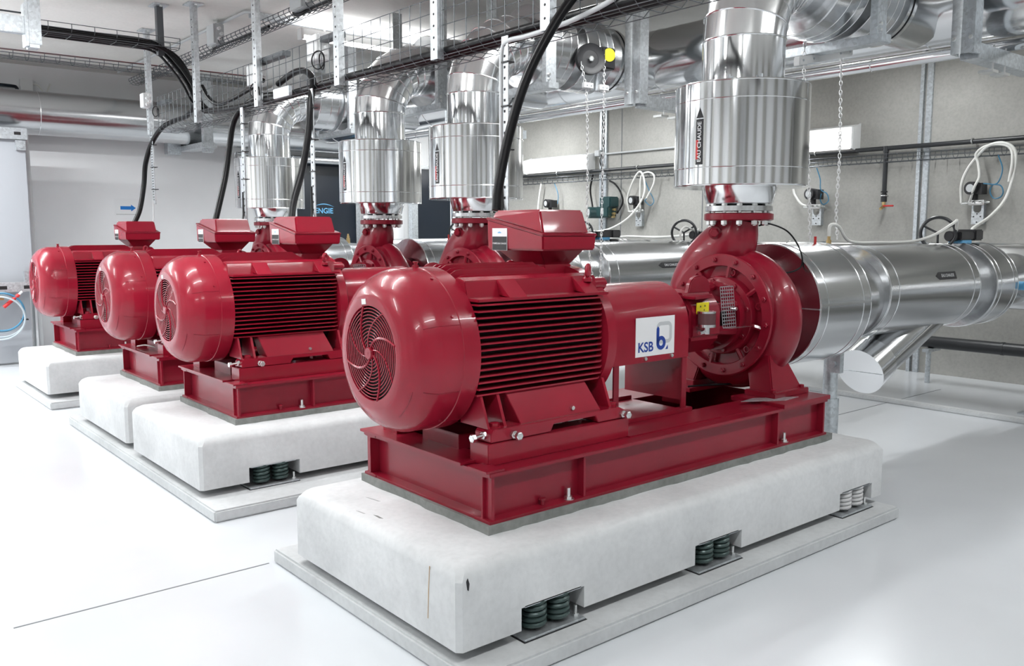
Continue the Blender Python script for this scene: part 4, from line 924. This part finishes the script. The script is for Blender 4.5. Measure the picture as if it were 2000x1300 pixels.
# loops of thin wire beside the tray boxes
for k, (x, y, z, r) in enumerate(((1.15, 3.99, 2.36, .05), (1.15, 3.03, 2.43, .055), (1.16, 6.17, 2.44, .045))):
    single('wire_loop', MB().torus((x, y, z), (1, .3, 0), r, .0045, 24, 6).torus((x + .01, y - .03, z - .01), (1, -.2, .1), r * .9, .004, 24, 6), 'cable', 'thin black wire coiled beside the ' + ('white box of the third post', 'white box of the second post', 'small box of the farthest post')[k], 'wire')
# galvanised bracket at the near left
t = thing('ceiling_bracket', 'big galvanised bracket with square tube in the upper left corner', 'bracket', (-.10, 4.6, 2.58))
obj('bracket_post', MB().box(-.150, -.072, 4.56, 4.64, 2.60, ZC), 'galv', t, .004)
obj('bracket_tube', MB().box(-.9, -.155, 4.565, 4.635, 2.665, 2.775), 'galv', t, .004)
obj('bracket_plate', MB().box(-.172, -.152, 4.55, 4.65, 2.585, 2.86), 'galv', t, .003)
obj('bracket_foot', MB().box(-.15, -.09, 4.55, 4.65, 2.578, 2.60), 'galv', t)
obj('bracket_rod', MB().cyl((-.9, 4.60, 2.80), (-.18, 4.60, 2.80), .006, 6).hexbolt((-.17, 4.6, 2.815), (1, 0, 0), .014, .03), 'wire', t)
# conduit along the ceiling and the lamp trunking
single('ceiling_conduit', MB().tube([(1.55, 8.6, ZC - .02), (1.55, 5.05, ZC - .02), (1.6, 4.97, ZC - .03)], .013, 8), 'greyplastic', 'thin grey conduit fixed along the ceiling to the bright lamp', 'conduit')
single('lamp_trunking', MB().box(1.6, 3.95, 5.06, 5.10, ZC - .055, ZC), 'galvw', 'pale trunking along the ceiling above the bright strip lamp', 'trunking', None, .003)
single('red_wire', MB().tube([(-4.2, 7.24, 3.035), (0, 7.26, 3.03), (2.6, 7.24, 3.035)], .007, 6), 'darkred', 'dark red wire along the tray below the ceiling', 'wire')
# white drop bracket at the back pipe
t = thing('pipe_bracket', 'white galvanised bracket holding the clad pipe on the back wall', 'bracket', (2.42, 8.2, 2.28))
obj('bracket_post', MB().box(2.34, 2.45, 8.18, 8.26, 2.285, ZC), 'galvw', t, .003)
obj('bracket_arm', MB().box(2.28, 2.46, 8.1, YB, 2.33, 2.39), 'galvw', t, .003)
t = thing('wall_hook', 'small steel wall hook with strap below the clad pipe on the back wall', 'bracket', (2.2, 8.8, 2.30))
obj('hook_plate', MB().box(2.12, 2.28, 8.78, YB, 2.29, 2.42), 'galv', t, .003)
# ---------------------------------------------------------------- chain wheels with hand chains
def chain_set(wx, wy, wz, strands, label, wheel=True, guide=None):
    if wheel:
        t = thing('valve_gear', label, 'valve gear', (wx, wy, wz - .1))
        w = obj('wheel', MB().ringlathe([(-.014, .098), (-.020, .106), (-.014, .108), (0, .098), (.014, .108), (.020, .106), (.014, .098), (.010, .06), (-.010, .06)], (wx, wy, wz), (-.35, -1, 0), 48).lathe([(-.008, .0), (-.008, .07), (.008, .07), (.008, 0)], (wx, wy, wz), (-.35, -1, 0), 32, False), 'blackplastic', t)
        obj('wheel_nut', MB().hexbolt((wx - .005, wy - .01, wz), (-.35, -1, 0), .02, .02), 'zinc', t)
        gb = obj('gear_box', MB().box(wx + .10, wx + .24, wy - .02, wy + .10, wz - .05, wz + .10).cyl((wx, wy + .02, wz), (wx + .15, wy + .06, wz), .04, 12), 'blackplastic', t, .01)
        obj('yellow_cap', MB().cyl((wx + .165, wy - .02, wz + .045), (wx + .162, wy - .03, wz + .045), .046, 24), 'yellow', gb)
        obj('gear_stem', MB().cyl((wx + .12, wy + .05, wz - .05), (wx + .12, wy + .05, wz - .2), .018, 10), 'galv', t)
    if guide:
        g = thing('chain_guide', guide[0], 'chain guide', guide[1][0], 'white chain guides')
        p, q = Vector(guide[1][0]), Vector(guide[1][1]); dn = Vector((0, 0, .048)); dy = Vector((0, .02, 0))
        obj('guide_bar', MB().hexa([p - dn * .5 - dy, q - dn * .5 - dy, q - dn * .5 + dy, p - dn * .5 + dy], [p + dn * .5 - dy, q + dn * .5 - dy, q + dn * .5 + dy, p + dn * .5 + dy]), 'whiteplastic', g, .004)
        for f in (.06, .25, .75, .94):
            c = p + (q - p) * f - dy; obj('guide_screw', MB().cyl(c + Vector((0, .003, 0)), c - Vector((0, .004, 0)), .006, 8), 'galv', g)
    for lb, pts in strands:
        t = thing('hand_chain', lb, 'chain', pts[-1], 'steel hand chains')
        path = spline(pts, 24); L = [0]
        for i in range(1, len(path)): L.append(L[-1] + (path[i] - path[i - 1]).length)
        d = 0; k = 0; base = {}
        while d < L[-1]:
            i = next(j for j in range(len(L)) if L[j] >= d); c = path[i]
            if k % 2 not in base:
                ov = []; a = Vector((.6, -.8, 0)) if k % 2 else Vector((.8, .6, 0))
                for j in range(12):
                    an = 2 * PI * j / 12; ov.append(c + a * (.0075 * math.cos(an)) + Vector((0, 0, .0145 * math.sin(an))))
                base[k % 2] = (obj('link', MB().tube(ov, .0028, 5, True), 'chain', t), c)
            else:
                b, c0 = base[k % 2]; share(b, t, c - c0)
            d += .0225; k += 1
chain_set(2.955, 2.46, 2.57, [('steel hand chain from the chain wheel reaching down behind the red terminal box', [(3.075, 2.44, 2.60), (3.078, 2.44, 2.2), (3.07, 2.44, 1.6), (3.066, 2.44, 1.25), (3.062, 2.44, .98)]),
                               ('steel hand chain hanging from the chain wheel, rear strand', [(2.87, 2.46, 2.53), (2.925, 2.46, 2.3), (2.94, 2.46, 1.8), (2.945, 2.46, 1.4), (2.99, 2.45, 1.05), (3.05, 2.44, .985)])],
          'black chain wheel with yellow capped gear on the run of the second pump', True)
for k, (x, lb) in enumerate(((2.925, 'small white chain guide block under the chain wheel, rear one'), (3.08, 'small white chain guide block under the chain wheel, front one'))):
    t = thing('chain_guide', lb, 'chain guide', (x, 2.46, 2.37), 'white chain guides')
    obj('guide_bar', MB().box(x - .045, x + .045, 2.435, 2.465, 2.365, 2.405), 'whiteplastic', t, .004)
    for s in (-.02, .02): obj('guide_screw', MB().cyl((x + s, 2.436, 2.385), (x + s, 2.431, 2.385), .005, 8), 'galv', t)
chain_set(0, 0, 0, [('steel hand chain hanging beside the nearest canister', [(2.846, .70, 2.40), (2.85, .70, 2.2), (2.917, .70, 1.8), (2.96, .70, 1.45), (2.973, .70, 1.32)]),
                    ('steel hand chain hanging in front of the bright wall lamp', [(3.222, .70, 2.42), (3.225, .70, 2.2), (3.245, .70, 1.82), (3.235, .70, 1.5), (3.258, .70, 1.34)])],
          '', False, ('white bar guiding the hand chains under the nearest run', ((2.774, .70, 2.279), (3.308, .70, 2.397))))
# ---------------------------------------------------------------- things on the concrete wall
t = thing('water_pipe', 'black pipe clipped along the concrete wall above the mesh tray', 'pipe', (6.912, 3, 2.17))
obj('pipe', MB().cyl((6.912, -1.5, 2.19), (6.912, 8.5, 2.165), .022, 16), 'blackp', t)
for y in (7.1, 5.6, 3.1, 1.52, 4.3):
    obj('pipe_clip', MB().torus((6.912, y, 2.17 + (8.5 - y) * .0025), (0, 1, 0), .027, .006, 20, 6).cyl((6.912, y, 2.17), (XW - .004, y, 2.17), .006, 6), 'zinc', t)
t = thing('tap_pipe', 'black drop pipe with a red handled tap on the concrete wall', 'tap', (6.9, 2.335, 1.58))
obj('drop_pipe', MB().cyl((6.912, 2.335, 2.18), (6.912, 2.335, 1.74), .022, 16).cyl((6.912, 2.335, 2.14), (6.912, 2.335, 2.20), .028, 16), 'blackp', t)
obj('union', MB().cyl((6.912, 2.335, 1.74), (6.912, 2.335, 1.66), .028, 16).cyl((6.912, 2.335, 1.765), (6.912, 2.335, 1.75), .032, 16), 'blackplastic', t)
obj('tap_body', MB().cyl((6.912, 2.335, 1.66), (6.912, 2.335, 1.60), .017, 12).cyl((6.912, 2.335, 1.62), (6.86, 2.34, 1.59), .014, 10), 'brass', t)
obj('tap_lever', MB().box(6.89, 6.905, 2.225, 2.335, 1.612, 1.628), 'redink', t, .004)
obj('pipe_clip', MB().torus((6.912, 2.335, 1.72), (0, 0, 1), .027, .006, 20, 6).cyl((6.912, 2.335, 1.72), (XW, 2.335, 1.72), .006, 6), 'zinc', t)
def transmitter(y, z, label, group='pressure transmitters on the wall'):
    """z: top of the mounting plate"""
    t = thing('pressure_transmitter', label, 'gauge', (XW, y, z - .2), group)
    obj('mounting_plate', MB().prism([(y - .05, z - .17), (y + .05, z - .17), (y + .05, z), (y + .035, z)] + [(y + .035 * math.cos(a), z - .035 - .03 * math.sin(a)) for a in [PI * i / 8 for i in range(9)]] + [(y - .035, z), (y - .05, z)], 'YZ', XW - .05, XW - .04), 'galvw', t)
    obj('mounting_plate', MB().box(XW - .05, XW, y - .056, y - .05, z - .17, z + .02), 'galv', t)
    for dy, dz in ((-.03, -.1), (.03, -.1), (0, -.075), (0, -.15)): obj('screw', MB().cyl((XW - .05, y + dy, z + dz), (XW - .056, y + dy, z + dz), .006, 8), 'blackplastic', t)
    mf = obj('manifold', MB().box(XW - .09, XW - .04, y - .07, y + .07, z + .005, z + .05).cyl((XW - .07, y - .07, z + .028), (XW - .07, y - .11, z + .028), .012, 8).cyl((XW - .07, y + .07, z + .028), (XW - .07, y + .14, z + .02), .012, 8), 'zinc', t, .006)
    for dy in (-.04, .02, .08): obj('manifold_knob', MB().cyl((XW - .09, y + dy, z + .03), (XW - .13, y + dy, z + .02), .011, 8).cyl((XW - .13, y + dy - .025, z + .02), (XW - .13, y + dy + .025, z + .02), .005, 6), 'zinc', t)
    hd = obj('gauge_head', MB().lathe([(0, .03), (0, .058), (.06, .06), (.12, .055), (.125, .03)], (XW - .175, y + .025, z + .155), (1, -.15, 0), 28).cyl((XW - .1, y + .01, z + .05), (XW - .1, y + .01, z + .12), .028, 12).box(XW - .15, XW - .04, y - .07, y + .0, z + .10, z + .20), 'blackplastic', t)
    obj('gauge_face', MB().cyl((XW - .176, y + .025, z + .155), (XW - .1775, y + .0252, z + .155), .036, 24), 'greyink', hd)
    return t
transmitter(1.455, 1.605, 'black pressure gauge with steel valves on the wall inside the big white hose loop')
transmitter(3.085, 1.605, 'black pressure gauge with steel valves on the wall between the two chains')
transmitter(5.60, 1.605, 'black pressure gauge with steel valves on the wall beside the dark green actuator')
transmitter(7.22, 1.605, 'black pressure gauge with steel valves on the wall just above the nearest terminal box')
def hose(label, pts, r, mat): return single('hose', MB().tube(spline(pts, 8), r, 8), mat, label, 'hose')
hose('white hose looping high from the nearest wall gauge down to the black actuator', [(6.87, 1.57, 1.63), (6.85, 1.57, 1.798), (6.85, 1.524, 1.934), (6.83, 1.42, 2.064), (6.82, 1.337, 2.13), (6.82, 1.231, 2.145), (6.82, 1.145, 2.103), (6.82, 1.111, 2.022), (6.80, 1.116, 1.846), (6.70, 1.13, 1.647), (6.40, 1.12, 1.50), (5.8, 1.0, 1.40), (5.3, .80, 1.37), (4.9, .66, 1.36)], .0135, 'hose')
hose('white hose crossing behind the nearest gauge head up to the mesh tray', [(6.86, 1.493, 1.64), (6.80, 1.433, 1.77), (6.82, 1.407, 1.86), (6.83, 1.427, 1.975), (6.82, 1.446, 2.062), (6.82, 1.367, 2.125), (6.82, 1.24, 2.13), (6.82, 1.16, 2.09), (6.80, 1.13, 1.98), (6.78, 1.14, 1.80)], .0115, 'hose')
hose('thin blue hose coiled beside the nearest wall gauge', [(6.88, 1.279, 2.043), (6.88, 1.238, 1.92), (6.88, 1.265, 1.809), (6.88, 1.315, 1.779), (6.88, 1.33, 1.72), (6.88, 1.295, 1.665), (6.88, 1.24, 1.675), (6.87, 1.216, 1.72), (6.87, 1.242, 1.776), (6.86, 1.307, 1.788), (6.86, 1.395, 1.80)], .006, 'bluehose')
hose('thin blue hose coiled beside the gauge between the chains', [(6.9, 3.077, 2.03), (6.9, 3.031, 1.911), (6.9, 3.02, 1.805), (6.9, 2.948, 1.76), (6.9, 2.927, 1.686), (6.9, 2.984, 1.65), (6.9, 3.021, 1.699), (6.88, 3.0, 1.76)], .006, 'bluehose')
hose('white hose drooping from the nearest canister to the gauge between the chains', [(6.88, 3.36, 2.05), (6.9, 3.345, 1.816), (6.9, 3.307, 1.734), (6.9, 3.242, 1.661), (6.9, 3.16, 1.632)], .012, 'hose')
hose('white hose looping over the mesh tray and down to the second suction pipe', [(6.87, 5.70, 1.64), (6.85, 5.71, 1.78), (6.83, 5.64, 1.93), (6.82, 5.54, 2.07), (6.82, 5.47, 2.11), (6.82, 5.41, 2.02), (6.80, 5.38, 1.86), (6.78, 5.45, 1.70), (6.72, 5.60, 1.521), (6.70, 5.881, 1.40), (6.68, 6.16, 1.36)], .0125, 'hose')
hose('white hose looping above the gauge beside the dark green actuator', [(6.88, 5.52, 1.66), (6.85, 5.50, 1.9), (6.84, 5.47, 2.06), (6.83, 5.36, 2.10), (6.83, 5.26, 2.06), (6.83, 5.26, 1.95), (6.82, 5.36, 1.78)], .0115, 'hose')
hose('white hose sagging across the silver suction pipes', [(6.68, 6.16, 1.38), (6.5, 5.75, 1.29), (6.1, 5.0, 1.31), (5.5, 4.0, 1.31), (5.0, 3.2, 1.34), (4.65, 2.80, 1.39)], .0135, 'hose')
hose('thin blue hose hanging beside the gauge near the dark green actuator', [(6.88, 5.461, 2.03), (6.88, 5.373, 1.876), (6.88, 5.294, 1.747), (6.88, 5.352, 1.692), (6.88, 5.438, 1.751), (6.88, 5.40, 1.785)], .006, 'bluehose')
hose('white hose dropping behind the nearest terminal box', [(6.9, 7.434, 2.05), (6.9, 7.478, 1.856), (6.9, 7.499, 1.674), (6.9, 7.45, 1.5)], .012, 'hose')
hose('thin blue hose dropping to the gauge behind the nearest terminal box', [(6.9, 7.152, 2.04), (6.9, 7.076, 1.879), (6.9, 7.086, 1.752)], .006, 'bluehose')
hose('white hose arching along the top of the nearest suction pipe', [(3.02, YA, 1.345), (3.03, YA - .0, 1.405), (3.10, YA - .01, 1.40), (3.25, YA, 1.315), (3.6, YA, 1.305), (4.0, YA, 1.31), (4.25, YA - .02, 1.35), (4.42, YA - .06, 1.425), (4.47, YA - .06, 1.44), (4.53, YA - .03, 1.37)], .0095, 'hose')
hose('short white hose at the second suction valve', [(4.36, 2.777, 1.30), (4.36, 2.777, 1.37), (4.42, 2.777, 1.41), (4.5, 2.777, 1.39), (4.6, 2.777, 1.36)], .009, 'hose')
t = thing('valve_actuator', 'dark green motor actuator with black cables on the concrete wall', 'actuator', (6.85, 6.1, 1.53))
obj('actuator_body', MB().box(6.80, XW - .02, 5.97, 6.17, 1.68, 1.82).box(6.78, XW - .04, 5.99, 6.22, 1.55, 1.69), 'darkgreen', t, .014)
obj('actuator_motor', MB().cyl((6.74, 6.30, 1.615), (6.90, 6.22, 1.615), .075, 24), 'darkgreen', t)
obj('position_dial', MB().cyl((6.738, 6.301, 1.615), (6.733, 6.3035, 1.615), .05, 20), 'greyink', t)
obj('type_plate', MB().box(6.777, 6.781, 6.07, 6.12, 1.59, 1.67), 'white', t)
for dy, dz in ((5.97, 1.60), (5.965, 1.65), (5.98, 1.56)): obj('gland', MB().cyl((6.85, dy, dz), (6.84, dy - .05, dz), .018, 10), 'brass', t)
cable('black cable from the mesh tray round to the dark green actuator, wide loop', [(6.92, 6.412, 2.13), (6.92, 6.457, 1.929), (6.92, 6.425, 1.757), (6.88, 6.356, 1.62)], .012)
cable('black cable arching over the dark green actuator to its glands', [(6.92, 6.10, 2.03), (6.92, 6.0, 1.98), (6.92, 5.90, 1.876), (6.92, 5.86, 1.743), (6.88, 5.92, 1.60)], .012)
single('wall_conduit', MB().cyl((6.965, 6.37, 2.386), (6.965, 3.98, 2.39), .012, 8), 'greyplastic', 'thin grey conduit running along the concrete wall from the junction box', 'conduit')
junction(6.95, 6.33, 2.36, .07, .09, .08, 'small grey junction box beside the far wall lamp', 'greyplastic', 1)
single('cable_drop', MB().tube(spline([(6.95, 6.25, 3.1), (6.95, 6.25, 2.5), (6.912, 6.27, 2.3), (6.912, 6.22, 2.18)], 6), .009, 6), 'cable', 'thin black cable dropping past the small junction box on the wall', 'cable')
# ---------------------------------------------------------------- left end: grey cabinet, rails, hose coil, notice
t = thing('grey_cabinet', 'grey steel cabinet panel on galvanised rails at the end of the room', 'cabinet', (-.2, 8.1, 0))
obj('panel', MB().box(-.9, .455, 8.02, 8.30, .80, 2.36), 'cab', t, .006)
obj('top_rail', MB().box(-.9, .47, 7.975, 8.02, 2.285, 2.40), 'galv', t, .004)
obj('bottom_rail', MB().box(-.9, .49, 7.95, 8.02, .76, .86), 'galvw', t, .004)
for x in (.16, .38):
    obj('rail_slot', MB().box(x - .035, x + .035, 7.9485, 7.951, .79, .825), 'dark', t)
    obj('rail_slot', MB().box(x - .03, x + .03, 7.9735, 7.976, 2.33, 2.36), 'dark', t)
obj('panel_clamp', MB().box(.36, .44, 7.97, 8.02, .86, .97).cyl((.40, 7.97, .92), (.40, 7.955, .92), .022, 12), 'galv', t, .003)
obj('panel_clamp', MB().box(.36, .45, 7.985, 8.02, 2.18, 2.28).cyl((.405, 7.985, 2.22), (.405, 7.97, 2.22), .022, 12), 'galv', t, .003)
obj('lower_panel', MB().box(-.9, .43, 8.15, 8.25, .02, .76), 'cab', t)
single('corner_pipe', MB().cyl((.525, 8.25, 0.0), (.50, 8.25, 2.36), .03, 16).box(.47, .49, 8.15, 8.3, 0, 2.36), 'greyplastic', 'pale upright pipe beside the grey cabinet', 'pipe')
t = thing('hose_coil', 'coil of clear hose hung below the grey cabinet with a red lever', 'hose', (.12, 7.9, .38))
for k, (R, dx, dz) in enumerate(((.20, 0, 0), (.215, .0, -.03), (.19, .01, .01), (.22, -.02, -.05))):
    obj('hose_turn', MB().torus((.12 + dx, 7.92 - .018 * k, .56 + dz), (.15, 1, .05 * k), R, .0095, 40, 8), 'clearhose' if k != 2 else 'bluehose', t)
obj('red_lever', MB().cyl((.14, 7.86, .62), (.28, 7.86, .74), .018, 10), 'redink', t)
obj('lever_tip', MB().cyl((.28, 7.86, .74), (.31, 7.86, .77), .012, 10), 'whiteplastic', t)
obj('hose_tie', MB().box(.30, .35, 7.84, 7.95, .48, .492), 'blackplastic', t)
obj('tap', MB().cyl((.12, 7.9, .76), (.12, 7.9, .70), .014, 10).box(.09, .15, 7.88, 7.92, .69, .71), 'brass', t)
t = thing('notice_sheet', 'white sheet with a blue arrow on the back wall', 'notice', (1.68, YB, 1.54))
obj('sheet', MB().box(1.51, 1.80, YB - .004, YB, 1.55, 1.755), 'white', t)
yy = YB - .0046
obj('arrow', flat([(1.58, 1.625), (1.70, 1.625), (1.70, 1.605), (1.755, 1.645), (1.70, 1.685), (1.70, 1.665), (1.58, 1.665)], lambda u, v: (u, yy, v)), 'arrowblue', t)
obj('ruled_line', flat([(1.53, 1.568), (1.77, 1.568), (1.77, 1.571), (1.53, 1.571)], lambda u, v: (u, yy, v)), 'black', t)
# things glimpsed at the back between the pipes
t = thing('level_gauge', 'white vertical pipe with a side glass behind the second upright pipe', 'pipe', (5.6, 7.6, 0))
obj('vessel', MB().cyl((5.55, 7.6, 0), (5.55, 7.6, 2.2), .11, 32), 'alu', t)
obj('sight_tube', MB().cyl((5.40, 7.5, 1.0), (5.40, 7.5, 1.62), .012, 8), 'whiteplastic', t)
for z in (1.18, 1.36, 1.52): obj('sight_arm', MB().cyl((5.36, 7.47, z), (5.47, 7.54, z), .018, 10), 'hose', t)
t = thing('wall_column', 'pale steel column between the two navy doors', 'column', (5.1, 8.4, 0))
obj('column', MB().box(4.78, 4.90, 8.5, 8.62, 0, 2.2), 'galvw', t, .004)
obj('column', MB().box(5.40, 5.50, 8.5, 8.60, 0, 2.3), 'galv', t, .004)
obj('cover_panel', MB().box(4.92, 5.38, 8.7, 8.74, .2, 2.0), 'wall_white', t)
t = thing('electrical_box', 'small white electrical box hung high on the back wall above the clad pipe', 'electrical box', (.68, YB, 2.85))
obj('box_body', MB().box(.60, .72, YB - .08, YB, 2.83, 3.02), 'whiteplastic', t, .006)
obj('box_handle', MB().tube(spline([(.2, YB - .05, 2.93), (.5, YB - .05, 2.93), (.565, YB - .05, 2.91), (.575, YB - .05, 2.80)], 6), .018, 8), 'navy', t)
hose('thin white cord dangling from the small box high on the back wall', [(.72, YB - .03, 2.97), (.78, YB - .04, 2.96), (.84, YB - .05, 2.88), (.90, YB - .04, 2.99)], .008, 'hose')
cable('thin black wire from the nearest pump neck to its suction pipe', [(2.19, .50, 1.40), (2.23, .47, 1.41), (2.32, .42, 1.37), (2.40, .40, 1.28), (2.415, .40, 1.20), (2.33, .42, 1.17), (2.26, .44, 1.19)], .004)
cable('thin wire lying loose on the third base frame', [(.33, 4.2, .585), (.36, 4.1, .60), (.40, 3.95, .59), (.42, 3.80, .58), (.43, 3.70, .58)], .005, 'hose', name='loose_wire')
cable('black wire lying on the nearest base frame below the pump casing', [(1.95, .72, .60), (2.05, .66, .605), (2.12, .60, .61), (2.2, .56, .605), (2.3, .52, .61), (2.36, .5, .60)], .005)
